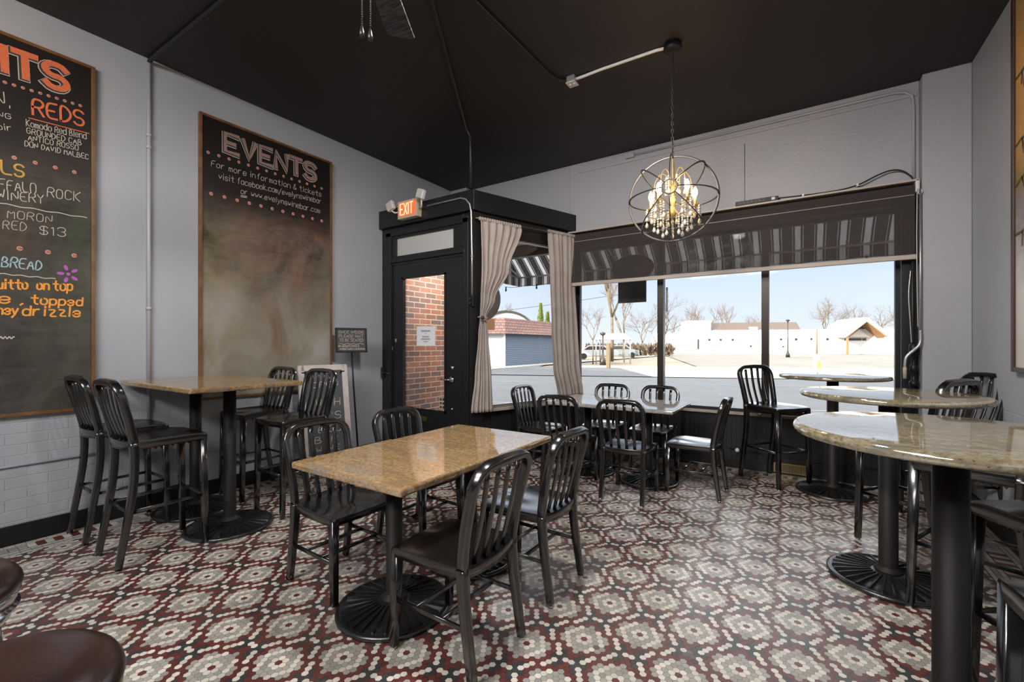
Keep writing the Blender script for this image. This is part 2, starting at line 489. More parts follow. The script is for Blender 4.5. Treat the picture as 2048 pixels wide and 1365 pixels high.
def block_wall(name):
    """painted wall: plaster above, concrete blocks showing below about 0.95 m"""
    m, nt, p, tc = nodes_of(name, 0.5, 0.45)
    v = tc.outputs['Object']
    c = ramp(nt, noise(nt, v, 1.6, 6), [(0.3, (0.372, 0.388, 0.428)), (0.7, (0.415, 0.428, 0.462))])
    nt.links.new(c, p.inputs['Base Color'])
    sw = nt.nodes.new('ShaderNodeSeparateXYZ'); nt.links.new(v, sw.inputs[0])
    cb = nt.nodes.new('ShaderNodeCombineXYZ')
    nt.links.new(sw.outputs['Y'], cb.inputs['X']); nt.links.new(sw.outputs['Z'], cb.inputs['Y'])
    b = nt.nodes.new('ShaderNodeTexBrick'); nt.links.new(cb.outputs[0], b.inputs['Vector'])
    b.inputs['Scale'].default_value = 1.0; b.inputs['Brick Width'].default_value = 0.205; b.inputs['Row Height'].default_value = 0.074
    b.inputs['Mortar Size'].default_value = 0.004; b.inputs['Mortar Smooth'].default_value = 0.6
    lo = nt.nodes.new('ShaderNodeMath'); lo.operation = 'LESS_THAN'; lo.inputs[1].default_value = 0.93
    nt.links.new(sw.outputs['Z'], lo.inputs[0])
    mu = nt.nodes.new('ShaderNodeMath'); mu.operation = 'MULTIPLY'
    nt.links.new(b.outputs['Fac'], mu.inputs[0]); nt.links.new(lo.outputs[0], mu.inputs[1])
    nf = noise(nt, v, 30, 5)
    ad = nt.nodes.new('ShaderNodeMath'); ad.operation = 'MULTIPLY_ADD'; ad.inputs[1].default_value = 0.22
    nt.links.new(nf, ad.inputs[0])
    neg = nt.nodes.new('ShaderNodeMath'); neg.operation = 'MULTIPLY'; neg.inputs[1].default_value = -0.7
    nt.links.new(mu.outputs[0], neg.inputs[0]); nt.links.new(neg.outputs[0], ad.inputs[2])
    bp = nt.nodes.new('ShaderNodeBump'); bp.inputs['Strength'].default_value = 0.40; bp.inputs['Distance'].default_value = 0.012
    nt.links.new(ad.outputs[0], bp.inputs['Height']); nt.links.new(bp.outputs[0], p.inputs['Normal'])
    return m
M['block'] = block_wall('painted_block_wall')

def striped(name):
    """awning canvas: charcoal with white stripes along X"""
    m, nt, p, tc = nodes_of(name, 0.85, 0.2)
    sw = nt.nodes.new('ShaderNodeSeparateXYZ'); nt.links.new(tc.outputs['Object'], sw.inputs[0])
    sm = nt.nodes.new('ShaderNodeMath'); sm.operation = 'ADD'   # X + 0 (front) ; side panel built with its own strips
    nt.links.new(sw.outputs['X'], sm.inputs[0]); sm.inputs[1].default_value = 50.0
    md = nt.nodes.new('ShaderNodeMath'); md.operation = 'MODULO'; md.inputs[1].default_value = 0.215
    nt.links.new(sm.outputs[0], md.inputs[0])
    dv = nt.nodes.new('ShaderNodeMath'); dv.operation = 'DIVIDE'; dv.inputs[1].default_value = 0.215
    nt.links.new(md.outputs[0], dv.inputs[0])
    d = (0.035, 0.035, 0.037); w = (0.62, 0.62, 0.62)
    r = nt.nodes.new('ShaderNodeValToRGB'); r.color_ramp.interpolation = 'CONSTANT'
    els = r.color_ramp.elements; els[0].position = 0; els[0].color = (*d, 1)
    els[1].position = 0.18; els[1].color = (*w, 1)
    for pos, c in ((0.205, d), (0.30, w), (0.56, d), (0.66, w), (0.685, d)):
        e = els.new(pos); e.color = (*c, 1)
    nt.links.new(dv.outputs[0], r.inputs[0]); nt.links.new(r.outputs[0], p.inputs['Base Color'])
    # canvas lets some daylight through
    tl = nt.nodes.new('ShaderNodeBsdfTranslucent'); nt.links.new(r.outputs[0], tl.inputs[0])
    mx = nt.nodes.new('ShaderNodeMixShader'); mx.inputs[0].default_value = 0.30
    out = nt.nodes['Material Output']
    nt.links.new(p.outputs[0], mx.inputs[1]); nt.links.new(tl.outputs[0], mx.inputs[2]); nt.links.new(mx.outputs[0], out.inputs[0])
    return m
M['awning'] = striped('striped_awning_canvas')

def shingles(name):
    m, nt, p, tc = nodes_of(name, 0.8, 0.2)
    sw = nt.nodes.new('ShaderNodeSeparateXYZ'); nt.links.new(tc.outputs['Object'], sw.inputs[0])
    ad = nt.nodes.new('ShaderNodeMath'); ad.operation = 'ADD'
    nt.links.new(sw.outputs['X'], ad.inputs[0]); nt.links.new(sw.outputs['Y'], ad.inputs[1])
    cb = nt.nodes.new('ShaderNodeCombineXYZ'); nt.links.new(ad.outputs[0], cb.inputs['X']); nt.links.new(sw.outputs['Z'], cb.inputs['Y'])
    b = nt.nodes.new('ShaderNodeTexBrick'); nt.links.new(cb.outputs[0], b.inputs['Vector'])
    b.inputs['Scale'].default_value = 1.0; b.inputs['Brick Width'].default_value = 0.42; b.inputs['Row Height'].default_value = 0.2
    b.inputs['Mortar Size'].default_value = 0.02
    b.inputs['Color1'].default_value = (0.23, 0.125, 0.10, 1); b.inputs['Color2'].default_value = (0.155, 0.10, 0.10, 1); b.inputs['Mortar'].default_value = (0.06, 0.035, 0.03, 1)
    nt.links.new(b.outputs['Color'], p.inputs['Base Color'])
    return m
M['shingle'] = shingles('brown_shingles')

def floor_tiles(name):
    m, nt, p, tc = nodes_of(name, 0.33, 0.5)
    p.inputs['IOR'].default_value = 1.7
    at = nt.nodes.new('ShaderNodeAttribute'); at.attribute_name = 'tile_colour'
    n = noise(nt, tc.outputs['Object'], 1.3, 6, 0.5)
    g = mixc(nt, ramp(nt, n, [(0.45, (0, 0, 0)), (0.80, (0.35, 0.35, 0.35))]), at.outputs['Color'], (0.16, 0.11, 0.075))
    nt.links.new(g, p.inputs['Base Color'])
    n2 = noise(nt, tc.outputs['Object'], 6, 4)
    r = nt.nodes.new('ShaderNodeMapRange'); nt.links.new(n2, r.inputs['Value'])
    r.inputs['To Min'].default_value = 0.24; r.inputs['To Max'].default_value = 0.46
    nt.links.new(r.outputs[0], p.inputs['Roughness'])
    return m
M['tiles'] = floor_tiles('mosaic_tiles')

def painting_mat(name):
    m, nt, p, tc = nodes_of(name, 0.35, 0.4)
    v = tc.outputs['Object']
    sep = nt.nodes.new('ShaderNodeSeparateXYZ'); nt.links.new(v, sep.inputs[0])
    wob = noise(nt, v, 2.2, 5, 0.6)
    ad = nt.nodes.new('ShaderNodeMath'); ad.operation = 'MULTIPLY_ADD'; ad.inputs[1].default_value = 0.9
    nt.links.new(wob, ad.inputs[0]); nt.links.new(sep.outputs['Z'], ad.inputs[2])
    mr = nt.nodes.new('ShaderNodeMapRange'); nt.links.new(ad.outputs[0], mr.inputs['Value'])
    mr.inputs['From Min'].default_value = 0.2; mr.inputs['From Max'].default_value = 3.0
    c = ramp(nt, mr.outputs[0], [(0.0, (0.62, 0.58, 0.50)), (0.30, (0.75, 0.72, 0.68)), (0.42, (0.30, 0.26, 0.28)), (0.52, (0.26, 0.20, 0.06)),
                                 (0.66, (0.62, 0.30, 0.08)), (0.85, (0.78, 0.42, 0.13)), (1.0, (0.36, 0.30, 0.14))])
    nt.links.new(c, p.inputs['Base Color'])
    return m
M['painting'] = painting_mat('painted_canvas')

def blade_mat(name):
    m, nt, p, tc = nodes_of(name, 0.5, 0.3)
    v = mapping(nt, tc.outputs['Object'], (3, 40, 20))
    c = ramp(nt, noise(nt, v, 1.4, 6, 1.5), [(0.4, (0.035, 0.035, 0.038)), (0.62, (0.12, 0.12, 0.13))])
    nt.links.new(c, p.inputs['Base Color'])
    return m
M['blade'] = blade_mat('black_oak_fan_blade')

# ================================================================== chalk handwriting
GL = {
'A':'00 26 40/12 32','B':'00 06 26 35 34 23 03/23 42 41 30 00','C':'45 36 16 05 01 10 30 41','D':'00 06 26 44 42 20 00',
'E':'46 06 00 40/03 33','F':'46 06 00/03 33','G':'45 36 16 05 01 10 30 41 43 23','H':'06 00/46 40/03 43','I':'26 20','J':'36 31 20 10 01',
'K':'06 00/46 03 40','L':'06 00 40','M':'00 06 23 46 40','N':'00 06 40 46','O':'16 05 01 10 30 41 45 36 16','P':'00 06 36 45 44 33 03',
'Q':'16 05 01 10 30 41 45 36 16/31 40','R':'00 06 36 45 44 33 03/23 40','S':'45 36 16 05 04 13 33 42 41 30 10 01','T':'06 46/26 20',
'U':'06 01 10 30 41 46','V':'06 20 46','W':'06 10 24 30 46','X':'06 40/46 00','Y':'06 23 46/23 20','Z':'06 46 00 40',
'a':'43 34 14 03 01 10 30 41/44 40','b':'06 00/03 14 34 43 41 30 10 01','c':'43 34 14 03 01 10 30 41','d':'46 40/43 34 14 03 01 10 30 41',
'e':'02 42 43 34 14 03 01 10 30 41','f':'46 36 25 20/14 34','g':'43 34 14 03 01 10 30 41/44 4b 3a 1a','h':'06 00/03 14 34 43 40','i':'24 20/25 26',
'j':'34 3b 2a 1a','k':'06 00/34 02 40','l':'26 20','m':'04 00/03 14 23 20/23 34 43 40','n':'04 00/03 14 34 43 40','o':'14 03 01 10 30 41 43 34 14',
'p':'04 0a/03 14 34 43 41 30 10 01','q':'44 4a/43 34 14 03 01 10 30 41','r':'04 00/02 14 34','s':'43 34 14 03 12 32 41 30 10 01','t':'26 21 30 40/04 44',
'u':'04 01 10 30 41/44 40','v':'04 20 44','w':'04 10 23 30 44','x':'04 40/44 00','y':'04 20/44 20 0a','z':'04 44 00 40',
'.':'20 21','\'':'26 25',',':'20 1b','&':'40 14 15 26 35 02 01 10 30 42','/':'0b 46','$':'45 36 16 05 04 13 33 42 41 30 10 01/26 20','1':'15 26 20',
'3':'05 16 36 45 44 33 23/33 42 41 30 10 01','6':'45 36 16 04 01 10 30 41 42 33 13 02','0':'16 05 01 10 30 41 45 36 16','9':'43 33 04 05 16 36 45 41 30 10','2':'05 16 36 45 44 00 40',
}
YV = {'a': -2, 'b': -1}
def strokes(ch):
    out = []
    for st in GL.get(ch, '').split('/'):
        if st.strip():
            out.append([(float(p[0]), float(YV.get(p[1], p[1] if p[1].isdigit() else 0))) for p in st.split()])
    return out
def chaikin(pl, n=2):
    for _ in range(n):
        if len(pl) < 3: return pl
        q = [pl[0]]
        for a, b in zip(pl[:-1], pl[1:]):
            q.append((a[0]*.75+b[0]*.25, a[1]*.75+b[1]*.25)); q.append((a[0]*.25+b[0]*.75, a[1]*.25+b[1]*.75))
        q.append(pl[-1]); pl = q
    return pl
NARROW = {'i': (1.4, 2.6), 'l': (1.4, 2.6), 'I': (1.4, 2.6), '.': (1.5, 2.5), ',': (1, 2.5), '\'': (1.5, 2.5), '1': (0.8, 2.5)}
def ribbon(mb, pl, w, frame, off=0.0, mi=0):
    """flat chalk stroke: pl is a list of board-plane points"""
    O, X, Y, N = frame
    n = len(pl)
    L = []; R = []
    for i in range(n):
        a = pl[max(i-1, 0)]; b = pl[min(i+1, n-1)]
        dx, dy = b[0]-a[0], b[1]-a[1]; l = math.hypot(dx, dy) or 1e-6
        dx /= l; dy /= l
        px, py = pl[i]
        if i == 0: px -= dx*w*.3; py -= dy*w*.3
        if i == n-1: px += dx*w*.3; py += dy*w*.3
        L.append((px - dy*w/2, py + dx*w/2)); R.append((px + dy*w/2, py - dx*w/2))
    v = [O + X*p[0] + Y*p[1] + N*off for p in L + R]
    mb.add(v, [(n+i, n+i+1, i+1, i) for i in range(n-1)], mi)
def write(mb, text, p0, p1, h, w, frame, off=0.0, smooth=2, slant=0.08, jit=0.35, cell=None, mi=0):
    """hand-write text from baseline start p0 to end p1 (plane coords), cap height h"""
    adv = []
    for ch in text:
        if ch == ' ': adv.append((0, 3.0))
        else:
            a, b = NARROW.get(ch, (0, 4)); adv.append((a, b - a + 1.5))
    tot = sum(a[1] for a in adv) - 1.5
    dx, dy = p1[0]-p0[0], p1[1]-p0[1]
    sx = math.hypot(dx, dy) / max(tot, 1); ang = math.atan2(dy, dx)
    ca, sa = math.cos(ang), math.sin(ang); sy = h / 6.0
    x = 0
    for ch, (a0, ad) in zip(text, adv):
        jy = (random.random()-.5)*jit; js = 1 + (random.random()-.5)*jit*.3
        for si, st in enumerate(strokes(ch)):
            pl = [((x + (q[0]-a0)*js)*sx + q[1]*sy*slant, (q[1]*js + jy)*sy) for q in st]
            pl = [(p0[0] + q[0]*ca - q[1]*sa, p0[1] + q[0]*sa + q[1]*ca) for q in pl]
            ribbon(mb, chaikin(pl, smooth if (smooth != 1 or ch in 'SCOGRBDPU') else 0), w, frame, off + si*.00009, mi)
        x += ad
def disc(mb, c, r, frame, off=0.0, n=10, ry=None, rot=0.0, mi=0):
    O, X, Y, N = frame; ry = ry or r
    v = []
    for i in range(n):
        a = 2*math.pi*i/n; q = (r*math.cos(a), ry*math.sin(a))
        v.append(O + X*(c[0]+q[0]*math.cos(rot)-q[1]*math.sin(rot)) + Y*(c[1]+q[0]*math.sin(rot)+q[1]*math.cos(rot)) + N*off)
    mb.add(v, [list(range(n))], mi)
def ring(mb, c, r, w, frame, off=0.0, n=14, mi=0):
    pl = [(c[0]+r*math.cos(2*math.pi*i/n), c[1]+r*math.sin(2*math.pi*i/n)) for i in range(n+1)]
    ribbon(mb, pl, w, frame, off, mi)

# ================================================================== room shell
XL, XR, YF, H = -4.449, 1.185, 5.222, 3.678
YW = 5.39          # plane of window glass and knee wall
A0 = Vector((-3.0, 3.80, 0)); AD = Vector((0.5, 1.422, 0)).normalized(); AN = Vector((AD.y, -AD.x, 0))
def ang(s, off, z): 
    p = A0 + AD*s + AN*off
    return (p.x, p.y, z)

# ---- floor: hexagon mosaic with a rectangular-tile border
def build_floor():
    p = 0.41206 / 15.0
    rot = 0.0128
    ox, oy = -0.8274, 1.8671
    W = (0.63, 0.585, 0.51); G = (0.335, 0.315, 0.275); R = (0.120, 0.031, 0.026); K = (0.040, 0.042, 0.044)
    cells = {}
    def put(i, j, c):
        k = math.floor(j / 7.0); cells[((i + 4*k) % 15, j - 7*k)] = c
    def hexdist(i, j):  # axial with basis SE, N(120deg)
        return max(abs(i), abs(j), abs(i - j))
    dirs = dict(SE=(1,0), N=(0,1), NE=(1,1), NW=(-1,0), S=(0,-1), SW=(-1,-1))
    for i in range(-4, 5):
        for j in range(-4, 5):
            d = hexdist(i, j)
            if d == 0: put(i, j, R)
            elif d == 1: put(i, j, W)
            elif d == 2: put(i, j, G)
            elif d == 3: put(i, j, W)
    def comb(*a):
        return (sum(k*dirs[n][0] for n, k in a), sum(k*dirs[n][1] for n, k in a))
    grey = [comb(('N',2),('NE',1)), comb(('N',1),('NE',2)), comb(('S',2),('SW',1)), comb(('S',1),('SW',2)),
            comb(('NW',3),('SW',1)), comb(('NW',2),('SW',2)), comb(('NW',3),('N',1)), comb(('NW',2),('N',2)), comb(('N',2),('NE',2)),
            comb(('NE',2),('SE',2)), comb(('NE',1),('SE',3)), comb(('SE',3),('S',1)), comb(('SE',2),('S',2)), comb(('S',2),('SW',2))]
    for q in grey: put(q[0], q[1], G)
    wh = [(7,0),(8,0),(6,1),(6,2),(6,3),(5,-1),(4,-2),(3,-3)]
    dk = [(5,0),(6,0),(6,-1),(7,1),(7,2),(5,-2)]
    for q in wh: put(*q, W); put(15-q[0], -q[1], W)
    for q in dk: put(*q, K); put(15-q[0], -q[1], K)
    x0, x1, y0, y1 = XL + 0.262, XR - 0.262, -1.6, YW - 0.245
    ca, sa = math.cos(rot), math.sin(rot)
    rr = p / math.sqrt(3) * 0.955
    hexo = [(rr*math.cos(math.radians(30+60*k)+rot), rr*math.sin(math.radians(30+60*k)+rot)) for k in range(6)]
    V = []; C = []; nf = []
    rng = random.Random(3)
    jr = int(8.0 / (p*0.866))
    for j in range(-jr, jr):
        yy = j*p*math.sqrt(3)/2
        for i in range(-320, 320):
            xx = p*(i - j/2.0)
            X = ox + ca*xx - sa*yy; Y = oy + sa*xx + ca*yy
            if X < x0-p*.4 or X > x1+p*.4 or Y < y0 or Y > y1+p*.4: continue
            if (Y - 3.79)*0.5 > (X + 3.0)*1.422 - 0.12 and Y > 3.55: continue
            if Y > 3.68 and X < -2.95: continue
            k = math.floor(j / 7.0); c = cells.get(((i + 4*k) % 15, j - 7*k), R)
            if any(math.hypot(X-a_, Y-b_) < .024 for a_, b_ in ((-.755, 1.845), (-.395, 2.02), (-2.06, 1.66))): c = (0.13, 0.10, 0.075)      # worn, broken tiles
            f = 0.86 + 0.28*rng.random(); w = (rng.random()-.5)*.06
            C.append((c[0]*f*(1+w), c[1]*f, c[2]*f*(1-w)))
            for dx, dy in hexo:
                V.append((min(max(X+dx, x0), x1), min(max(Y+dy, y0), y1), 0.0))
            nf.append(6)
    def quad(xa, xb, ya, yb, c):
        f = 0.88 + 0.24*rng.random()
        V.extend([(xa,ya,0),(xb,ya,0),(xb,yb,0),(xa,yb,0)]); C.append(tuple(q*f for q in c)); nf.append(4)
    LW = (0.55, 0.52, 0.46); LG = (0.33, 0.33, 0.32)
    # border bands measured from each wall: (from, to, colour)
    bands = [(0.012,0.030,K),(0.034,0.056,LW),(0.060,0.082,LW),(0.180,0.203,LW),(0.207,0.230,LG),(0.234,0.257,LW)]
    def border(to_xy, a, b, skip=None):
        t = a
        while t < b:
            for d0, d1, c in bands: to_xy(d0, d1, t+.001, t+.049, c)
            t += 0.05
        t = a; n = 0
        while t < b:
            n += 1
            ph = n % 14
            if ph < 9:
                to_xy(0.087, 0.173, t+.001, t+.041, R if ph % 2 == 0 else LW)
            elif ph in (9, 13): to_xy(0.087, 0.173, t+.001, t+.041, LW)
            else:
                to_xy(0.087, 0.128, t+.001, t+.041, LG); to_xy(0.132, 0.173, t+.001, t+.041, LG)
            t += 0.0425
    border(lambda d0,d1,t0,t1,c: quad(XL+d0, XL+d1, t0, t1, c), -1.6, 3.66)
    border(lambda d0,d1,t0,t1,c: quad(XR-d1, XR-d0, t0, t1, c), -1.6, YW-0.26)
    border(lambda d0,d1,t0,t1,c: quad(t0, t1, YW-d1, YW-d0, c), -2.15, XR-0.262)
    me = bpy.data.meshes.new('floor')
    V = np.array(V, dtype=np.float32); nf = np.array(nf, dtype=np.int32)
    base = np.array([(XL-.1,-4.6,-.003),(XR+.1,-4.6,-.003),(XR+.1,YW+.1,-.003),(XL-.1,YW+.1,-.003)], dtype=np.float32)
    nb = len(V)
    V = np.vstack([V, base]); nf = np.append(nf, 4).astype(np.int32); C.append((0.030, 0.024, 0.022))
    me.vertices.add(len(V)); me.vertices.foreach_set('co', V.ravel())
    me.loops.add(len(V)); me.loops.foreach_set('vertex_index', np.arange(len(V), dtype=np.int32))
    me.polygons.add(len(nf))
    ls = np.concatenate([[0], np.cumsum(nf)[:-1]]).astype(np.int32)
    me.polygons.foreach_set('loop_start', ls)
    me.update(calc_edges=True)
    at = me.attributes.new('tile_colour', 'FLOAT_COLOR', 'FACE')
    at.data.foreach_set('color', np.hstack([np.array(C, dtype=np.float32), np.ones((len(C), 1), dtype=np.float32)]).ravel())
    me.materials.append(M['tiles'])
    me.validate()
    o = bpy.data.objects.new('floor', me); COL.objects.link(o)
    return S(o)
build_floor()

S(MB().box(XL-.15, XL, -4.6, 5.45, -.15, H+.08).build('wall_left', M['block'], origin=(XL, 0, 0)))
S(MB().box(XR, XR+.15, -4.6, 5.45, -.15, H+.08).build('wall_right', M['block'], origin=(XR, 0, 0)))
S(MB().box(XL, XR, -4.6, -4.45, -.15, H+.08).build('wall_back', mat('dark_bar_panelling', (.035, .022, .016), .5), origin=(0, -4.45, 0)))
S(MB().box(XL-.15, XR+.15, -4.6, 5.45, H, H+.08).build('ceiling', M['ceiling'], origin=(0, 0, H)))
# front wall over the windows
fw = MB().box(-2.52, 0.878, YF, 5.45, 2.74, H).box(XL, -2.52, YF, 5.45, 3.0, H)
fw.box(0.878, XR, 5.117, 5.45, -.15, H).box(XL, -4.15, 5.10, YF, 3.0, H)
S(fw.build('wall_front', M['wall'], origin=(0, YF, 0), bevel=0.008))
# vertical panel seam and picture-frame moulding of the upper wall
S(MB().box(-0.495, -0.489, YF-.004, YF, 2.80, 3.46).build('trim_1', M['black'], origin=(-0.49, YF, 2.8)))
mo = MB()
mo.box(-2.40, 0.86, YF-.012, YF, 3.545, 3.575)
S(mo.build('trim_2', M['wall'], origin=(0, YF, 3.55), bevel=0.004))
# baseboards
S(MB().box(XL, XL+.018, -4.4, 3.79, 0, .127).build('baseboard_left', M['plastic'], origin=(XL, 0, 0), bevel=0.004))
S(MB().box(XR-.018, XR, -4.4, 5.1, 0, .127).build('baseboard_right', M['plastic'], origin=(XR, 0, 0), bevel=0.004))
# knee wall in beadboard below the main window
kb = MB()
kb.box(-2.52, 0.878, YW+.006, 5.45, -.15, .585)
x = -2.46
while x < 0.875:
    kb.box(x+.002, min(x+.046, .878), YW, YW+.02, 0.0, .585); x += .048
kb.box(-2.46, .878, YW-.012, YW+.01, 0.0, .075)
S(kb.build('wall_front_lower', M['bead'], origin=(0, YW, 0)))
S(MB().box(-2.47, 0.87, YW-.065, YW+.03, .585, .615).build('trim_3', M['sillwood'], origin=(0, YW, .6), bevel=0.004))
# black window head and jambs
hd = MB().box(-2.56, 0.878, YF+.002, 5.45, 2.60, 2.745)
hd.box(0.764, 0.88, YF+.05, 5.45, .55, 2.62).box(-2.60, -2.476, YF+.06, 5.45, -.15, 2.75).box(-2.60, -2.50, YF-.06, YF+.08, -.15, 2.75)
S(hd.build('trim_4', M['black'], origin=(0, 5.3, 2.6)))

# ---- window_1: three panes
w1 = S(empty('window_1', (-0.85, YW, .61)))
fr = MB().box(-2.476, .764, YW-.01, YW+.05, .612, .65).box(-2.476, .764, YW-.01, YW+.05, 2.57, 2.61)
fr.box(-2.478, -2.445, YW-.01, YW+.05, .63, 2.6).box(.735, .766, YW-.01, YW+.05, .63, 2.6)
fr.build('window_frame', M['black'], w1, world=True)
for xm in (-1.397, -0.312):
    MB().box(xm-.035, xm+.035, YW-.03, YW+.06, .64, 2.58).build('mullion', M['bronze'], w1, world=True)
for xa, xb in ((-2.445, -1.432), (-1.362, -.347), (-.277, .735)):
    MB().box(xa, xb, YW+.015, YW+.021, .65, 2.57).build('pane', M['glass'], w1, world=True)

# ---- vestibule: door wall, splayed window, soffit
sof = MB().prism([(XL, 3.84), (-3.02, 3.84), (-2.54, YF), (-2.54, 5.44), (XL, 5.44)], 2.76, 2.98)
S(sof.build('ceiling_entry', M['soffit'], origin=(-3.6, 4.5, 2.8)))
S(MB().box(XL, -2.54, 5.34, 5.45, 2.60, 2.76).build('trim_5', M['bronze'], origin=(-3.5, 5.4, 2.7)))
# cornice box round the vestibule
cb_ = MB()
cb_.box(XL, -2.93, 3.735, 3.84, 2.80, 3.02)
def abox(mb, s0, s1, o0, o1, z0, z1, mi=0):
    mb.prism([ang(s0, o0, 0)[:2], ang(s1, o0, 0)[:2], ang(s1, o1, 0)[:2], ang(s0, o1, 0)[:2]], z0, z1, mi)
abox(cb_, -.02, 1.62, -.04, .07, 2.80, 3.02)
cb_.prism([(XL, 3.80), (-2.95, 3.80), (-2.42, 5.22), (XL, 5.22)], 2.98, 3.005)
S(cb_.build('trim_6', M['black'], origin=(-3.0, 3.8, 2.9), bevel=0.006))
# splayed wall: posts, head, knee wall
sw_ = MB()
abox(sw_, -.03, .11, -.07, .035, 0, 2.80)
abox(sw_, 1.40, 1.52, -.07, .03, 0, 2.80)
abox(sw_, .09, 1.42, -.06, .02, 2.58, 2.80)
S(sw_.build('wall_splay', M['black'], origin=(-2.75, 4.5, 0)))
kn = MB()
abox(kn, .1, 1.48, -.07, -.006, -.15, .60)
t = .1
while t < 1.45:
    abox(kn, t+.002, t+.046, -.02, 0.0, 0, .60); t += .048
abox(kn, .1, 1.47, -.01, .012, 0, .075)
S(kn.build('wall_splay_lower', M['bead'], origin=(-2.75, 4.5, 0)))
sl = MB(); abox(sl, .06, 1.46, -.03, .06, .60, .63)
S(sl.build('trim_7', M['sillwood'], origin=(-2.75, 4.5, .6), bevel=0.004))
w2 = S(empty('window_2', ang(.75, 0, .63)))
f2 = MB(); abox(f2, .1, 1.41, -.05, -.005, .63, .665); abox(f2, .1, 1.41, -.05, -.005, 2.56, 2.585); abox(f2, .1, .135, -.05, -.005, .63, 2.58); abox(f2, 1.375, 1.41, -.05, -.005, .63, 2.58)
f2.build('window_frame', M['galv'], w2, world=True)
g2 = MB(); abox(g2, .135, 1.375, -.03, -.024, .665, 2.56); g2.build('pane', M['glass'], w2, world=True)

# ---- door
d1 = S(empty('door_1', (-3.72, 3.80, 0)))
df = MB()
Y0, Y1 = 3.79, 3.86
df.box(XL, -4.27, Y0, Y1, -.02, 2.80).box(-3.12, -2.98, Y0, Y1, -.02, 2.80)
df.box(-4.27, -3.12, Y0, Y1, 2.66, 2.80).box(-4.27, -3.12, Y0, Y1, 2.33, 2.44)
df.box(-4.27, -4.197, Y0, Y1, 2.44, 2.66).box(-3.265, -3.12, Y0, Y1, 2.44, 2.66)
# casing mouldings
df.box(-4.36, -4.27, Y0-.018, Y0, 0, 2.74).box(-3.12, -3.04, Y0-.018, Y0, 0, 2.74).box(-4.36, -3.04, Y0-.018, Y0, 2.69, 2.76).box(-4.30, -3.09, Y0-.024, Y0, 2.36, 2.40)
df.build('door_frame', M['black'], d1, world=True, bevel=0.004)
MB().box(-4.197, -3.265, 3.815, 3.822, 2.44, 2.66).build('transom_pane', M['ribglass'], d1, world=True)
dl = MB()
dl.box(-4.265, -4.083, 3.80, 3.845, .01, 2.325).box(-3.399, -3.125, 3.80, 3.845, .01, 2.325)
dl.box(-4.083, -3.399, 3.80, 3.845, .01, .577).box(-4.083, -3.399, 3.80, 3.845, 2.155, 2.325)
for b in ((-4.10,-4.075,.56,2.17),(-3.407,-3.382,.56,2.17)): dl.box(b[0], b[1], 3.793, 3.80, b[2], b[3])
dl.box(-4.10, -3.382, 3.793, 3.80, .56, .585).box(-4.10, -3.382, 3.793, 3.80, 2.147, 2.17)
dl.build('door_leaf', M['black'], d1, world=True)
MB().box(-4.083, -3.399, 3.82, 3.826, .577, 2.155).build('pane', M['glass'], d1, world=True)
hn = MB().lathe([(.0001, -.012), (.032, -.012), (.034, 0), (.0001, 0)], 16, (-3.285, 3.788, .952), axis='y')
hn.tube([(-3.285, 3.79, .952), (-3.285, 3.745, .952), (-3.31, 3.738, .952), (-3.36, 3.738, .945), (-3.405, 3.738, .955)], .009, 8)
hn.build('lever_handle', M['chrome'], d1, world=True)
MB().lathe([(.0001, -.022), (.022, -.018), (.026, 0), (.0001, 0)], 16, (-3.285, 3.80, 1.085), axis='y').build('deadbolt', M['chrome'], d1, world=True)
MB().box(-3.79, -3.68, 3.785, 3.80, .440, .495).box(-3.775, -3.695, 3.781, 3.786, .455, .480).build('mail_slot', M['brass'], d1, world=True, bevel=0.002)
MB().lathe([(.0001, -.02), (.012, -.018), (.015, 0), (.0001, 0)], 12, (-3.285, 3.80, .62), axis='y').build('door_stop', M['chrome'], d1, world=True)
ls_ = MB().box(-4.43, -4.395, 3.755, 3.79, .93, 1.06); ls_.tube([(-4.41, 3.755, .99), (-4.36, 3.745, .995), (-4.27, 3.75, .985)], .007, 6)
ls_.build('lever_catch', M['bronze'], d1, world=True)
mb = MB()
for px_, pz_, w_ in ((-4.205, 1.40, .022), (-4.28, 1.30, .028), (-3.05, 1.42, .014)):
    pts_ = [(px_ + w_*math.cos(a_)*(.6+.4*((a_*7) % 1)), 3.7975, pz_ + w_*1.6*math.sin(a_)*(.5+.5*((a_*3) % 1))) for a_ in [2*math.pi*i/9 for i in range(9)]]
    mb.add(pts_, [list(range(9))])
mb.build('chipped_paint', M['sillwood'], d1, world=True)
# notice and decal on the glass
no = empty('door_notice', (-3.71, 3.818, 1.45), 0, 'white paper notice taped to the glass of the black door', 'notice')
MB().box(-3.862, -3.562, 3.813, 3.815, 1.332, 1.562).build('paper_sheet', M['paper'], no, world=True)
nb_ = MB()
def dashes(mb, xc, z, w, h, n):
    for i in range(n):
        xa = xc - w/2 + w*i/n; mb.box(xa, xa + w/n*.7, 3.811, 3.813, z, z+h)
dashes(nb_, -3.712, 1.497, .150, .020, 9); dashes(nb_, -3.712, 1.470, .022, .010, 2); dashes(nb_, -3.712, 1.432, .110, .016, 8); dashes(nb_, -3.712, 1.402, .145, .018, 9); dashes(nb_, -3.712, 1.376, .07, .012, 4)
nb_.build('faint_print', M['ink'], no, world=True)
dc = empty('door_decal', (-3.44, 3.818, .66), 0, 'small tan decal in the bottom corner of the door glass', 'sticker')
MB().box(-3.50, -3.41, 3.815, 3.817, .60, .735).build('backing', M['cream'], dc, world=True)
dd = MB()
for zz in (.61, .655, .70):
    dd.box(-3.49, -3.462, 3.812, 3.815, zz, zz+.028); dd.box(-3.45, -3.42, 3.812, 3.815, zz, zz+.028)
dd.build('printed_marks', M['signgrey'], dc, world=True)

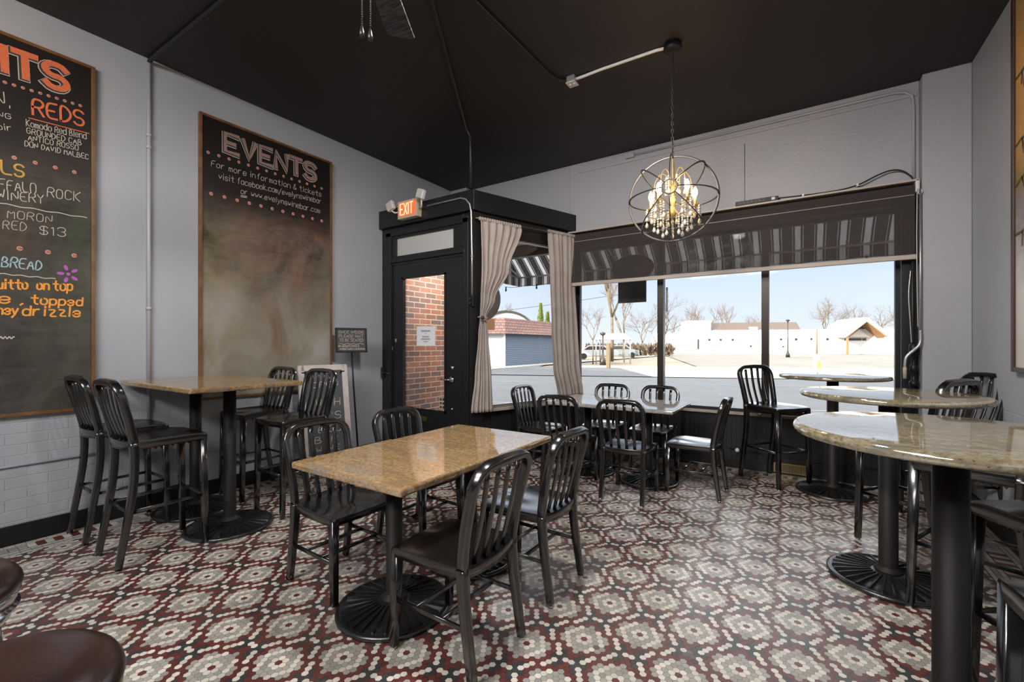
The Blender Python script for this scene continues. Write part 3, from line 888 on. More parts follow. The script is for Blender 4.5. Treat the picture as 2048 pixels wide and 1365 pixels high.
# ---- outside walls of the building (they shade the street)
S(MB().box(XL-.16, -4.40, 3.865, 5.46, -.15, 3.0).build('wall_entry', M['brick'], origin=(-4.4, 0, 0)))
S(MB().box(-26, 26, -13, 5.46, H+.09, 6.5).build('roof', M['soffit'], origin=(0, 0, 5)))
S(MB().box(-26, XL-.17, -13, 5.46, -.2, H+.08).build('wall_neighbour_left', M['brick'], origin=(-15, 0, 0)))
S(MB().box(XR+.16, 26, -13, 5.46, -.2, H+.08).build('wall_neighbour_right', M['brick'], origin=(15, 0, 0)))
S(MB().box(XL-.1, XR+.1, -13, -4.7, -.2, H+.08).build('wall_rear', M['brick'], origin=(0, -8, 0)))
S(MB().box(XL-.1, -2.54, 3.87, 5.46, -.16, -.02).build('floor_entry', M['concrete'], origin=(-3.6, 4.5, -.02)))


# ================================================================== chairs
def chair_y(z, Hs, Ht, stool):
    """rear leg / back post profile in the side plane"""
    if stool:
        K = [(0, -.255), (.20, -.222), (.42, -.188), (.60, -.172), (.76, -.180), (.90, -.208), (1.02, -.238), (1.14, -.272)]
    else:
        K = [(0, -.238), (.18, -.210), (.34, -.188), (.46, -.182), (.60, -.202), (.74, -.236), (.88, -.278)]
    for (za, ya), (zb, yb) in zip(K[:-1], K[1:]):
        if z <= zb:
            t = (z-za)/(zb-za); t = max(0, min(1, t))
            return ya + (yb-ya)*t
    return K[-1][1]

def smooth_pts(pts, n=2):
    for _ in range(n):
        q = [pts[0]]
        for a, b in zip(pts[:-1], pts[1:]):
            q.append(tuple(a[i]*.75+b[i]*.25 for i in range(3))); q.append(tuple(a[i]*.25+b[i]*.75 for i in range(3)))
        q.append(pts[-1]); pts = q
    return pts

def make_chair(stool, label, group):
    Hs = 0.76 if stool else 0.46
    Ht = 1.115 if stool else 0.865
    root = empty('bar_stool' if stool else 'dining_chair', (0, 0, 0), 0, label, 'bar stool' if stool else 'chair', group)
    # seat: dished top with a deep skirt
    mb = MB()
    N = 16
    wf, wr, yf, yr = .205, .190, .215, -.205
    def outline(u, v):
        # square to rounded square
        x = u*math.sqrt(max(0, 1 - .10*v*v)); y = v*math.sqrt(max(0, 1 - .10*u*u))
        yy = yr + (yf-yr)*(y+1)/2
        ww = wr + (wf-wr)*(y+1)/2
        if v < 0: yy -= .018*(1-u*u)*(-v)
        return x*ww, yy
    def top(i, j):
        u, v = 2*i-1, 2*j-1
        x, y = outline(u, v)
        e = (1-u**4)*(1-v**4)
        dish = -.017*e*(1-.35*v) + .012*math.exp(-(u/.22)**2)*max(0, v+.1)*e - .010*max(0, v-.6)/.4
        return (x, y, Hs + dish)
    mb.grid(top, N, N)
    rim = [(2*i/N-1, -1) for i in range(N)] + [(1, 2*i/N-1) for i in range(N)] + [(1-2*i/N, 1) for i in range(N)] + [(-1, 1-2*i/N) for i in range(N)]
    rp = [top((u+1)/2, (v+1)/2) for u, v in rim]
    n = len(rp); b = len(mb.v)
    low = .052 if stool else .046
    lv = [(p[0]*1.0, p[1], p[2]) for p in rp] + [(p[0]*1.012, p[1]*1.012, p[2]-.008) for p in rp] + [(p[0]*1.008, p[1]*1.008, Hs-low) for p in rp] + [(p[0]*.93, p[1]*.93, Hs-low) for p in rp] + [(p[0]*.90, p[1]*.90, Hs-.024) for p in rp]
    fs = []
    for k in range(4):
        for i in range(n):
            i2 = (i+1) % n
            fs.append((k*n+i, (k+1)*n+i, (k+1)*n+i2, k*n+i2))
    fs.append([4*n+i for i in range(n)])
    mb.add(lv, fs, 0, True)
    mb.s[-1] = False
    if stool:  # saw-tooth edge of the ribbed underside
        for sx in (-1, 1):
            for k in range(9):
                y = -.14 + k*.03
                mb.add([(sx*.176, y, Hs-low), (sx*.176, y+.022, Hs-low), (sx*.176, y+.011, Hs-low-.016), (sx*.168, y, Hs-low), (sx*.168, y+.022, Hs-low), (sx*.168, y+.011, Hs-low-.016)],
                       [(0,1,2),(3,5,4),(0,3,4,1),(1,4,5,2),(2,5,3,0)])
        for k in range(9):
            x = -.13 + k*.03
            for yy in (.182, -.170):
                mb.add([(x, yy, Hs-low), (x+.022, yy, Hs-low), (x+.011, yy, Hs-low-.016), (x, yy-.008, Hs-low), (x+.022, yy-.008, Hs-low), (x+.011, yy-.008, Hs-low-.016)],
                       [(0,1,2),(3,5,4),(0,3,4,1),(1,4,5,2),(2,5,3,0)])
    mb.build('seat', M['metal'], root)
    # legs
    prof_f = rrect(.042, .042, .006)
    for sx in (-1, 1):
        lg = MB()
        pts = [(sx*.183, .205, .012), (sx*.180, .197, Hs*.5), (sx*.176, .190, Hs-.02)]
        lg.sweep(pts, prof_f, (1, 0, 0), scale=[.78, .90, 1.0], smooth=True)
        leg = lg.build('leg', M['metal'], root)
        MB().lathe([(.0001, 0), (.013, 0), (.014, .006), (.008, .016), (.0001, .016)], 10, (sx*.183, .205, 0)).build('glide', M['chrome'], leg)
        lg = MB()
        zs = [0.012 + (Hs-.02)*k/7 for k in range(8)]
        pts = [(sx*(.180 - .004*z/Hs), chair_y(z, Hs, Ht, stool), z) for z in zs]
        lg.sweep(smooth_pts(pts, 1), prof_f, (1, 0, 0), scale=[.78 + .22*k/(2*len(pts)-3) for k in range(2*len(pts))][:len(smooth_pts(pts, 1))], smooth=True)
        leg = lg.build('leg', M['metal'], root)
        MB().lathe([(.0001, 0), (.013, 0), (.014, .006), (.008, .016), (.0001, .016)], 10, (sx*.180, chair_y(0, Hs, Ht, stool), 0)).build('glide', M['chrome'], leg)
    # back frame: bent tube arch
    R = .085
    pts = []
    w0, w1 = .176, .196
    z0 = Hs - .03
    K = 7
    for k in range(K+1):
        z = z0 + (Ht-R-z0)*k/K
        pts.append((-(w0+(w1-w0)*k/K), chair_y(z, Hs, Ht, stool), z))
    for k in range(1, 7):
        a = math.pi/2*k/6
        z = Ht-R + R*math.sin(a); x = -(w1-R) - R*math.cos(a)
        pts.append((x, chair_y(z, Hs, Ht, stool), z))
    full = pts + [(0, chair_y(Ht, Hs, Ht, stool)-.006, Ht+.004)] + [(-p[0], p[1], p[2]) for p in reversed(pts)]
    bf = MB(); bf.sweep(full, rrect(.034, .044, .008), (1, 0, 0), smooth=True)
    bf.build('back_frame', M['metal'], root)
    # slats
    for sx in (-.102, -.034, .034, .102):
        sl = MB()
        zt = Ht - .012 - (.010 if abs(sx) > .09 else 0)
        pts = []
        for k in range(9):
            t = k/8; z = Hs-.02 + (zt-Hs+.02)*t
            pts.append((sx*(1 + .12*t), chair_y(z, Hs, Ht, stool) - .020*math.sin(math.pi*t) + .006, z))
        sl.sweep(pts, rrect(.026, .012, .004), (1, 0, 0), smooth=True)
        sl.build('back_slat', M['metal'], root)
    # stretchers
    zs = .335 if stool else .215
    yb = chair_y(zs, Hs, Ht, stool); yfz = .200
    for sx in (-1, 1):
        MB().sweep([(sx*.178, yfz, zs), (sx*.177, yb, zs)], rrect(.013, .020, .003), (1, 0, 0)).build('stretcher', M['metal'], root)
    ys = ((yfz, yb) if stool else (.075, -.075))
    for y in ys:
        MB().sweep([(-.177, y, zs), (.177, y, zs)], rrect(.013, .020, .003), (0, 1, 0)).build('stretcher', M['metal'], root)
    return root

def face(dx, dy):
    """heading so that the chair's front (+Y) points along (dx,dy)"""
    return math.atan2(dy, dx) - math.pi/2

G_D = 'black slat-back dining chairs'
G_S = 'black slat-back bar stools'
c0 = make_chair(False, 'black slat-back chair with its back closest to camera, right of the brown granite table', G_D)
c0.location = (-1.305, 1.535, 0); c0.rotation_euler.z = face(-1, 0.0)
for x, y, a, lab in [
    (-1.305, 2.185, face(-1, .02), 'black slat-back chair on the right of the brown granite table, at its window end'),
    (-2.190, 1.580, face(1, -.04), 'black slat-back chair left of the brown granite table, in front of the sandwich board'),
    (-2.205, 2.225, face(1, -.03), 'black slat-back chair left of the brown granite table, in front of the door'),
    (-1.275, 3.870, face(0, 1), 'black slat-back chair facing the window table, back to the room, nearer its open end'),
    (-1.870, 3.885, face(0.02, 1), 'black slat-back chair facing the window table, back to the room, nearer the curtains'),
    (-0.810, 4.310, face(-1, .03), 'black slat-back chair seen from the side at the open end of the window table'),
    (-2.385, 4.250, face(1, -.04), 'black slat-back chair at the curtain end of the window table'),
    (-1.850, 4.745, face(0.03, -1), 'black slat-back chair behind the window table, nearer the curtains'),
    (-1.325, 4.800, face(-.03, -1), 'black slat-back chair behind the window table, below the left window mullion')]:
    dup(c0, (x, y, 0), a, lab, G_D)

s0 = make_chair(True, 'tall black slat-back stool in front of the left bar table, its back nearest the camera', G_S)
s0.location = (-3.550, 1.160, 0); s0.rotation_euler.z = face(0, 1)
for x, y, a, lab in [
    (-4.165, 1.155, face(0, 1), 'tall black slat-back stool against the left wall below the drink-menu chalkboard'),
    (-4.140, 2.080, face(0, -1), 'tall black slat-back stool behind the left bar table, against the wall'),
    (-3.505, 2.065, face(0.02, -1), 'tall black slat-back stool behind the left bar table, beside the white sandwich board'),
    (-0.205, 5.010, face(.73, -.62), 'tall black slat-back stool turned sideways in front of the right window mullion'),
    (0.605, 3.890, face(-.81, .59), 'tall black slat-back stool behind the middle round table, its arched back above the granite'),
    (0.925, 4.560, face(-.90, -.43), 'tall slat-back stool glinting in daylight in the corner by the right wall'),
    (0.735, 3.095, face(-.90, .43), 'tall black slat-back stool to the right of the middle round table, under its edge'),
    (0.806, 2.290, face(-.53, .85), 'tall black stool right of the nearest round table, seat cut by the frame edge'),
    (0.640, 1.440, face(-.12, 1), 'tall black stool under the nearest round table, only a leg and seat corner showing')]:
    dup(s0, (x, y, 0), a, lab, G_S)

# ================================================================== tables
def base_parts(root, h, colr=.041, R=.285):
    mb = MB()
    prof = [(.0001, 0), (R-.006, 0), (R, .006), (R, .018), (R-.008, .024), (R-.022, .026), (R-.030, .020), (R*.6, .030), (.085, .044), (.075, .052), (.0001, .052)]
    mb.lathe(prof, 56)
    nr = 28
    for i in range(nr):
        a = 2*math.pi*i/nr
        d = Vector((math.cos(a), math.sin(a), 0)); n = Vector((-d.y, d.x, 0))
        p0 = d*.080; p1 = d*(R-.030)
        v = []
        for p, w, zl, zh in ((p0, .003, .040, .054), (p1, .0075, .016, .032)):
            v += [p - n*w + Vector((0,0,zl)), p + n*w + Vector((0,0,zl)), p + n*w*.5 + Vector((0,0,zh)), p - n*w*.5 + Vector((0,0,zh))]
        mb.add(v, [(0,1,2,3),(4,7,6,5),(3,2,6,7),(1,5,6,2),(0,3,7,4)], 0, False)
    mb.build('base', M['iron_base'], root)
    cm = MB(); cm.lathe([(.0001, .05), (.066, .05), (.066, .062), (colr+.004, .075), (colr, .085), (colr, h-.04), (.0001, h-.04)], 28)
    cm.build('column', M['iron'], root)
    pl = MB()
    for k in range(2):
        a = math.pi/2*k
        c, s_ = math.cos(a), math.sin(a)
        pl.obox((0, 0, h-.044), (c*.20, s_*.20, 0), (-s_*.022, c*.022, 0), (0, 0, .008))
    pl.build('top_bracket', M['iron'], root)

def rect_table(name, cx, cy, sx, sy, h, colx, label, group, granite, cat='table'):
    r = empty(name, (colx[0], colx[1], 0), 0, label, cat, group)
    base_parts(r, h)
    mb = MB().box(cx-sx/2-colx[0], cx+sx/2-colx[0], cy-sy/2-colx[1], cy+sy/2-colx[1], h-.036, h)
    o = mb.build('tabletop', M[granite], r)
    b = o.modifiers.new('edge', 'BEVEL'); b.width = .011; b.segments = 3
    for p in o.data.polygons: p.use_smooth = False
    return r

def round_table(x, y, R, h, label, group, granite):
    r = empty('round_bar_table', (x, y, 0), 0, label, 'table', group)
    base_parts(r, h, .045, .29)
    t = .036
    prof = [(.0001, h-t), (R-.02, h-t), (R-.006, h-t+.005), (R, h-t*.55), (R-.003, h-.009), (R-.012, h-.001), (R-.02, h), (.0001, h)]
    MB().lathe(prof, 96).build('tabletop', M[granite], r)
    return r

G_T = 'granite-topped pedestal tables'
rect_table('dining_table', -1.727, 1.552, .782, .638, .764, (-1.745, 1.565), 'brown granite dining table nearest the camera, half of a pushed-together pair', G_T, 'granite_gold')
rect_table('dining_table', -1.730, 2.199, .782, .636, .758, (-1.745, 2.190), 'grey-brown granite dining table behind the nearest one, catching window glare', G_T, 'granite_gold')
rect_table('dining_table', -1.255, 4.375, .640, .750, .764, (-1.255, 4.375), 'granite dining table under the window, the half with the open end', G_T, 'granite_pale')
rect_table('dining_table', -1.897, 4.375, .640, .750, .764, (-1.895, 4.375), 'granite dining table under the window, the half by the curtains', G_T, 'granite_pale')
rect_table('bar_table', -3.487, 1.575, .606, .755, 1.07, (-3.535, 1.590), 'tall square golden granite bar table, the one farther out from the left wall', G_T, 'granite_gold')
rect_table('bar_table', -4.100, 1.575, .610, .755, 1.07, (-4.130, 1.600), 'tall square golden granite bar table touching the left wall', G_T, 'granite_gold')
round_table(0.400, 1.940, .425, 1.07, 'tall round granite bar table nearest the camera', G_T, 'granite_grey')
round_table(0.420, 3.290, .425, 1.07, 'tall round granite bar table, second of three from the window', G_T, 'granite_grey')
round_table(0.245, 4.965, .420, 1.07, 'tall round granite bar table right at the window', G_T, 'granite_grey')

# ================================================================== round leather stools
def leather_stool(x, y, label, first=None):
    if first: return dup(first, (x, y, 0), 0.7, label, 'round leather swivel stools')
    r = empty('leather_stool', (x, y, 0), 0, label, 'bar stool', 'round leather swivel stools')
    h = .775; R = .185
    MB().lathe([(.0001, h-.075), (R-.012, h-.075), (R-.003, h-.068), (R, h-.056), (R-.003, h-.042), (R-.011, h-.028), (R-.024, h-.016), (R-.044, h-.007), (R*.5, h), (.0001, h+.002)], 64).build('seat_cushion', M['leather'], r)
    MB().lathe([(.0001, h-.120), (R-.012, h-.120), (R-.006, h-.116), (R-.006, h-.112), (R-.012, h-.108), (R-.012, h-.084), (R-.004, h-.080), (R-.004, h-.074), (R-.02, h-.070), (.0001, h-.070)], 64).build('seat_band', M['chrome'], r)
    lr = MB().lathe([(.0001, h-.150), (R-.030, h-.150), (R-.022, h-.143), (R-.022, h-.126), (R-.035, h-.120), (.0001, h-.120)], 48)
    lr.build('swivel_ring', M['chrome'], r)
    for k in range(4):
        a = math.pi/4 + math.pi/2*k
        c, s_ = math.cos(a), math.sin(a)
        lg = MB().sweep([(c*.13, s_*.13, h-.15), (c*.19, s_*.19, 0.0)], rrect(.032, .022, .004), (-s_, c, 0))
        lg.build('leg', M['chrome'], r)
    fr = MB(); fr.tube([(.178*math.cos(2*math.pi*i/40), .178*math.sin(2*math.pi*i/40), .24) for i in range(40)], .011, 8, closed=True)
    fr.build('foot_ring', M['chrome'], r)
    return r
ls0 = leather_stool(-1.165, .135, 'round oxblood leather stool closest to the camera, its domed seat filling the corner')
leather_stool(-1.790, .095, 'round oxblood leather stool with chrome band, beyond the closest one toward the left wall', ls0)

# ================================================================== chalkboards on the left wall
XF = XL + .022
def left_frame(y, z): return (Vector((XF+.0015, y, z)), Vector((0, 1, 0)), Vector((0, 0, 1)), Vector((1, 0, 0)))
def board(label, y0, y1, z0, z1, m='board'):
    r = empty('chalkboard', (XL, (y0+y1)/2, z0), 0, label, 'chalkboard')
    MB().box(XL, XF, y0+.01, y1-.01, z0+.01, z1-.01).build('board_panel', M[m], r, world=True)
    fr = MB(); w = .022; d = XF+.014
    fr.box(XL, d, y0, y0+w, z0, z1).box(XL, d, y1-w, y1, z0, z1).box(XL, d, y0+w, y1-w, z0, z0+w).box(XL, d, y0+w, y1-w, z1-w, z1)
    fr.build('frame', M['wood'], r, world=True, bevel=.002)
    return r
CH = {'white': 'c_white', 'red': 'c_red', 'orange': 'c_orange', 'yellow': 'c_yellow', 'blue': 'c_blue'}
WID = {'white': .0046, 'red': .013, 'orange': .0105, 'yellow': .011, 'blue': .0075}
def letter(root, items, name='lettering'):
    fr = left_frame(0, 0)
    for it in items:
        kind, text, y0, z0, y1, z1, h = it
        mb = MB()
        if kind == 'dots':
            n = int(text)
            for i in range(n):
                t = i/max(n-1, 1); c = (y0+(y1-y0)*t, z0+(z1-z0)*t)
                ring(mb, c, h*.42, h*.30, fr, .0005)
                disc(mb, c, h*.16, fr, .0005)
            mb.build('chalk_dots', M['c_pink'], root, world=True)
        elif kind == 'wave':
            pl = [(y0+(y1-y0)*k/24, z0+(z1-z0)*k/24 + h*.8*math.sin(k*.9)) for k in range(25)]
            ribbon(mb, pl, .006, fr, .0005)
            mb.build('underline', M['c_white'], root, world=True)
        elif kind == 'flower':
            disc(mb, (y0, z0), .011, fr, .0005, 12, .012)
            for k in range(5):
                a = math.radians(90+18 + 72*k); disc(mb, (y0+.040*math.cos(a), z0+.046*math.sin(a)), .020, fr, .0005, 12, .011, a)
            mb.build('chalk_flower', M['c_purple'], root, world=True)
        elif kind == 'big':
            col = ('c_dim' if text == 'EVENTS' else 'c_red')
            st = random.getstate()
            ow = .052 if text == 'EVENTS' else .056
            write(mb, text, (y0-.004, z0-.006), (y1-.004, z1-.006), h, ow, fr, .0003, 1, 0, .1)
            mb.build('letter_outline', M['c_white'], root, world=True)
            mb = MB(); random.setstate(st)
            write(mb, text, (y0-.003, z0-.004), (y1-.003, z1-.004), h, ow-.008, fr, .0008, 1, 0, .1)
            mb.build('letter_shadow', M['signgrey'], root, world=True)
            mb = MB(); random.setstate(st)
            write(mb, text, (y0+.003, z0+.003), (y1+.003, z1+.003), h, ow-.018, fr, .0013, 1, 0, .1)
            mb.build(name, M[col], root, world=True)
        else:
            w = WID[kind]*(.76 if h < .06 and kind == 'white' else 1)
            write(mb, text, (y0, z0), (y1, z1), h, w, fr, .0005)
            if text.startswith('or '):
                for dz in (-.018, -.030): ribbon(mb, [(y0, z0+dz), (y0+.055, z0+dz+.006)], .005, fr, .0005)
            if kind == 'red': ribbon(mb, [(y0-.02, z0-.03), (y1+.03, z1-.045)], .006, fr, .0005)
            mb.build(name, M[CH[kind]], root, world=True)
b2 = board('tall wood-framed chalkboard headed EVENTS, its lower part smeared blank', 1.742, 3.053, .852, 3.40)
letter(b2, [
    ('white','For more information & tickets',1.837,2.949,2.922,2.976,0.056),
    ('white','visit facebook.com/evelynswinebar',1.898,2.852,2.922,2.900,0.056),
    ('white','or www.evelynswinebar.com',2.086,2.774,2.904,2.789,0.056),
    ('dots','14',1.813,3.063,2.928,3.071,0.024),
    ('dots','11',1.837,2.700,2.928,2.713,0.028),
    ('big','EVENTS',1.950,3.128,2.850,3.133,0.165)])
b1 = board('tall wood-framed drink-menu chalkboard with coloured chalk writing, cut by the frame edge', -.26, 1.058, .862, 3.42, 'board_dark')
letter(b1, [
    ('big','HTS',0.500,3.155,0.905,3.170,0.165),
    ('dots','10',0.610,3.090,0.977,3.101,0.018),
    ('red','REDS',0.738,2.930,0.995,2.960,0.105),
    ('white','Komodo Red Blend',0.707,2.839,1.009,2.868,0.044),
    ('white','GROUNDED CAB',0.709,2.792,0.982,2.813,0.038),
    ('white','ANTICO ROSSO',0.716,2.748,0.966,2.768,0.036),
    ('white','DON DAVID MALBEC',0.700,2.700,1.020,2.722,0.036),
    ('white','N.',0.571,2.920,0.637,2.930,0.098),
    ('white','NG',0.579,2.848,0.637,2.856,0.033),
    ('white','oir',0.579,2.766,0.643,2.779,0.039),
    ('dots','4',0.652,2.604,0.945,2.603,0.022),
    ('yellow','LS',0.595,2.478,0.696,2.487,0.083),
    ('white','FFALO',0.584,2.376,0.752,2.391,0.066),
    ('white','ROCK',0.807,2.386,0.974,2.396,0.066),
    ('white','WINERY',0.579,2.310,0.790,2.332,0.060),
    ('wave','0',0.588,2.280,1.012,2.285,0.004),
    ('white','i MORON',0.575,2.190,0.832,2.205,0.055),
    ('white','RED',0.601,2.115,0.707,2.122,0.058),
    ('white','$13',0.771,2.112,0.898,2.122,0.060),
    ('dots','3',0.677,1.997,0.945,1.995,0.027),
    ('blue','BREAD',0.595,1.863,0.778,1.863,0.066),
    ('wave','0',0.588,1.815,0.847,1.812,0.004),
    ('orange','uitto',0.577,1.716,0.712,1.725,0.062),
    ('orange','on',0.757,1.730,0.815,1.732,0.062),
    ('orange','top',0.835,1.733,0.934,1.737,0.066),
    ('orange','e ,',0.584,1.621,0.696,1.627,0.062),
    ('orange','topped',0.728,1.626,0.988,1.632,0.062),
    ('orange','ney',0.575,1.545,0.666,1.548,0.058),
    ('orange','drizzle',0.689,1.545,0.974,1.550,0.066),
    ('flower','',0.914,1.855,0.950,1.865,0.051),
    ('wave','0',0.588,1.391,0.652,1.392,0.010)])

# ================================================================== conduits, boxes, wiring
def pipe(name, pts, r, material, label, cat='conduit', group=None, straps=(), n=10):
    o = empty(name, pts[0], 0, label, cat, group)
    MB().tube(pts, r, n).build('tubing', M[material], o, world=True)
    for q in straps:
        MB().lathe([(r+.001, -.012), (r+.006, -.012), (r+.006, .012), (r+.001, .012)], 12, q).build('coupling', M[material], o, world=True)
    return o
pipe('conduit', [(XL+.014, 1.389, .70), (XL+.014, 1.389, 3.655)], .014, 'conduit_grey', 'grey painted pipe running up the left wall between the two chalkboards', straps=[(XL+.014, 1.389, 1.64), (XL+.014, 1.389, 2.95), (XL+.014, 1.389, 3.05)])
pipe('conduit', [(XL+.02, 1.389, H-.03), (-4.30, 1.392, H-.018), (-3.287, 1.417, H-.018), (-2.2, 1.45, H-.018)], .016, 'conduit_black', 'black painted pipe crossing the ceiling from above the left wall pipe')
pipe('conduit', [(-1.80, 1.72, H-.018), (-2.084, 2.204, H-.018), (-3.00, 3.70, H-.018), (-2.965, 3.720, H-.10), (-2.962, 3.722, 3.03)], .015, 'conduit_black', 'black painted pipe slanting over the ceiling then dropping to the door corner', straps=())
pipe('conduit', [(-1.84, 1.9, H-.016), (-1.829, 2.37, H-.016), (-1.80, 3.30, H-.016), (-1.785, 3.42, H-.016), (-1.735, 3.50, H-.018), (-1.70, 3.51, H-.018)], .013, 'conduit_black', 'black painted pipe on the ceiling ending at the steel junction box')
pipe('conduit', [(-1.635, 3.51, H-.025), (-1.57, 3.515, H-.022), (-1.4, 3.52, H-.014), (-.95, 3.53, H-.014), (-.87, 3.533, H-.022)], .012, 'white', 'white pipe on the black ceiling between junction box and chandelier canopy')
pipe('conduit', [(-3.60, 3.722, 2.945), (-3.10, 3.722, 2.945), (-3.03, 3.722, 2.92), (-2.985, 3.735, 2.86), (-2.975, 3.745, 2.78), (-2.972, 3.755, 2.30), (-2.970, 3.755, 1.86)], .010, 'galv', 'thin steel pipe bending from the exit sign down beside the curtain', straps=[(-2.972, 3.755, 2.30)])
pipe('conduit', [(-1.66, YF-.012, 3.612), (.70, YF-.012, 3.612), (.78, YF-.012, 3.595), (.828, YF-.012, 3.55), (.836, YF-.012, 3.46), (.836, YF-.012, 2.80)], .012, 'conduit_grey', 'grey painted raceway along the top of the window wall, turning down at the corner')
pipe('conduit', [(XL+.008, -.5, .525), (XL+.008, 1.36, .525)], .008, 'conduit_grey', 'thin grey raceway low on the left wall leading to the outlet')

def small(name, label, cat, origin, build, group=None):
    o = empty(name, origin, 0, label, cat, group)
    build(o)
    return o
jb = empty('junction_box', (-1.668, 3.51, H), 0, 'square steel junction box on the black ceiling', 'junction box')
MB().box(-1.705, -1.63, 3.47, 3.55, H-.055, H).build('box_body', M['galv'], jb, world=True, bevel=.003)
jc = MB().box(-1.710, -1.625, 3.465, 3.555, H-.060, H-.055)
for k in (-.018, .018): jc.lathe([(.0001, -.004), (.010, -.004), (.010, 0), (.0001, 0)], 12, (-1.668+k, 3.51, H-.060))
jc.build('cover_plate', M['white'], jb, world=True)
rb = empty('raceway_box', (-1.71, YF, 3.615), 0, 'small painted junction cover high on the window wall, left of the chandelier', 'junction box')
MB().box(-1.767, -1.66, YF-.035, YF, 3.585, 3.64).build('cover', M['wall'], rb, world=True, bevel=.004)
ob = empty('outlet_box', (-2.965, 3.77, 1.82), 0, 'black electrical outlet box with plugs beside the left curtain', 'outlet')
MB().box(-3.005, -2.935, 3.725, 3.775, 1.76, 1.87).build('box_body', M['plastic'], ob, world=True, bevel=.004)
for zz in (1.79, 1.835): MB().lathe([(.0001, -.02), (.012, -.02), (.014, 0), (.0001, 0)], 12, (-2.965, 3.722, zz), axis='y').build('plug', M['bronze'], ob, world=True)
wo = empty('wall_outlet', (XL, 1.43, .525), 0, 'white duplex outlet low on the left wall behind the stools', 'outlet')
MB().box(XL, XL+.010, 1.39, 1.47, .465, .585).build('cover_plate', M['white'], wo, world=True, bevel=.003)
for zz in (.503, .548): MB().lathe([(.0001, .004), (.016, .004), (.017, 0), (.0001, 0)], 14, (XL+.010, 1.43, zz), axis='x').build('socket', M['cream'], wo, world=True)

# exit sign with two emergency heads
ex = empty('exit_sign', (-3.865, 3.735, 2.84), 0, 'lit red EXIT sign with two emergency lamps above the door', 'exit sign')
MB().box(-4.02, -3.70, 3.655, 3.735, 2.835, 3.045).build('housing', M['cream'], ex, world=True, bevel=.006)
MB().box(-3.996, -3.724, 3.650, 3.656, 2.862, 3.022).build('face_panel', M['exit_red'], ex, world=True)
el = MB(); exf = (Vector((0, 3.6485, 0)), Vector((1, 0, 0)), Vector((0, 0, 1)), Vector((0, -1, 0)))
write(el, 'EXIT', (-3.968, 2.878), (-3.762, 2.878), .128, .017, exf, 0, 0, 0, 0)
el.build('lettering', M['exit_letter'], ex, world=True)
for cx, tilt, yaw in ((-4.10, .35, .5), (-3.60, -.35, -.35)):
    hm = MB(); c = Vector((cx, 3.62, 3.0 if cx < -3.9 else 3.055))
    ax = Vector((math.cos(tilt), 0, math.sin(tilt))); az = Vector((-math.sin(tilt), 0, math.cos(tilt)))
    hm.obox(c, ax*.052, Vector((0, .024, 0)), az*.052)
    hd_ = hm.build('lamp_head', M['white'], ex, world=True, bevel=.008)
    MB().obox(c + Vector((0, -.026, 0)), ax*.043, Vector((0, .004, 0)), az*.043).build('lens', M['lens'], hd_, world=True)
    ar = MB().tube([(cx, 3.63, c.z-.05), (cx + (.03 if cx < -3.9 else -.03), 3.66, 2.925), (-4.02 if cx < -3.9 else -3.70, 3.69, 2.935)], .009, 8)
    ar.build('lamp_arm', M['white'], ex, world=True)

# ================================================================== roller blind
bl = empty('roller_blind', (-.83, 5.15, 2.78), 0, 'brown see-through roller blind half lowered over the main window', 'blind')
MB().box(-2.505, .835, 5.150, 5.153, 2.13, 2.745).build('screen_fabric', M['mesh_screen'], bl, world=True)
rl = MB(); rl.lathe([(.0001, -2.50), (.030, -2.50), (.030, .83), (.0001, .83)], 20, (0, 5.185, 2.735), axis='x')
rl.build('roller_tube', M['plastic'], bl, world=True)
MB().box(-2.52, .86, 5.135, YF, 2.772, 2.790).build('head_rail', M['beige'], bl, world=True, bevel=.002)
MB().box(-2.51, .845, 5.138, 5.166, 2.092, 2.135).build('bottom_bar', M['beige'], bl, world=True, bevel=.006)
for xa, xb in ((-2.535, -2.510), (.838, .868)):
    MB().box(xa, xb, 5.135, YF, 2.675, 2.792).build('end_bracket', M['white'], bl, world=True, bevel=.01)
cd = MB()
for dx in (-.006, .012): cd.tube([(.853+dx, 5.128, 2.70), (.853+dx*1.6, 5.125, 2.3), (.853+dx*1.2, 5.125, 1.9), (.853+dx*.5, 5.125, 1.50)], .0035, 6)
cd.build('pull_chain', M['white'], bl, world=True)
sm = MB().box(-2.50, .83, 5.1485, 5.1495, 2.655, 2.659); sm.build('fabric_seam', M['beige'], bl, world=True)

ps = empty('power_strip', (-.375, 5.16, 2.79), 0, 'black power strip lying on top of the window blind', 'power strip')
MB().box(-.57, -.185, 5.145, 5.19, 2.792, 2.838).build('strip_body', M['plastic'], ps, world=True, bevel=.005)
so = MB()
for k in range(7): so.box(-.54+k*.036, -.515+k*.036, 5.141, 5.146, 2.802, 2.828)
so.build('socket', M['signgrey'], ps, world=True)
MB().box(-.245, -.215, 5.140, 5.146, 2.803, 2.828).build('switch', M['white'], ps, world=True)
cv = empty('power_cable', (-.185, 5.16, 2.81), 0, 'black cable looping along the blind top to the corner of the wall', 'cable')
MB().tube(smooth_pts([(-.185, 5.165, 2.815), (0, 5.17, 2.806), (.2, 5.17, 2.800), (.34, 5.17, 2.803), (.46, 5.17, 2.825), (.58, 5.17, 2.885), (.68, 5.175, 2.915), (.76, 5.18, 2.895), (.82, 5.19, 2.83), (.83, 5.19, 2.80)], 2), .0065, 8).build('cord', M['plastic'], cv, world=True)
for xx, zz in ((.02, 2.806), (.44, 2.822)): MB().box(xx-.008, xx+.008, 5.158, 5.182, zz-.010, zz+.014).build('clip', M['white'], cv, world=True)

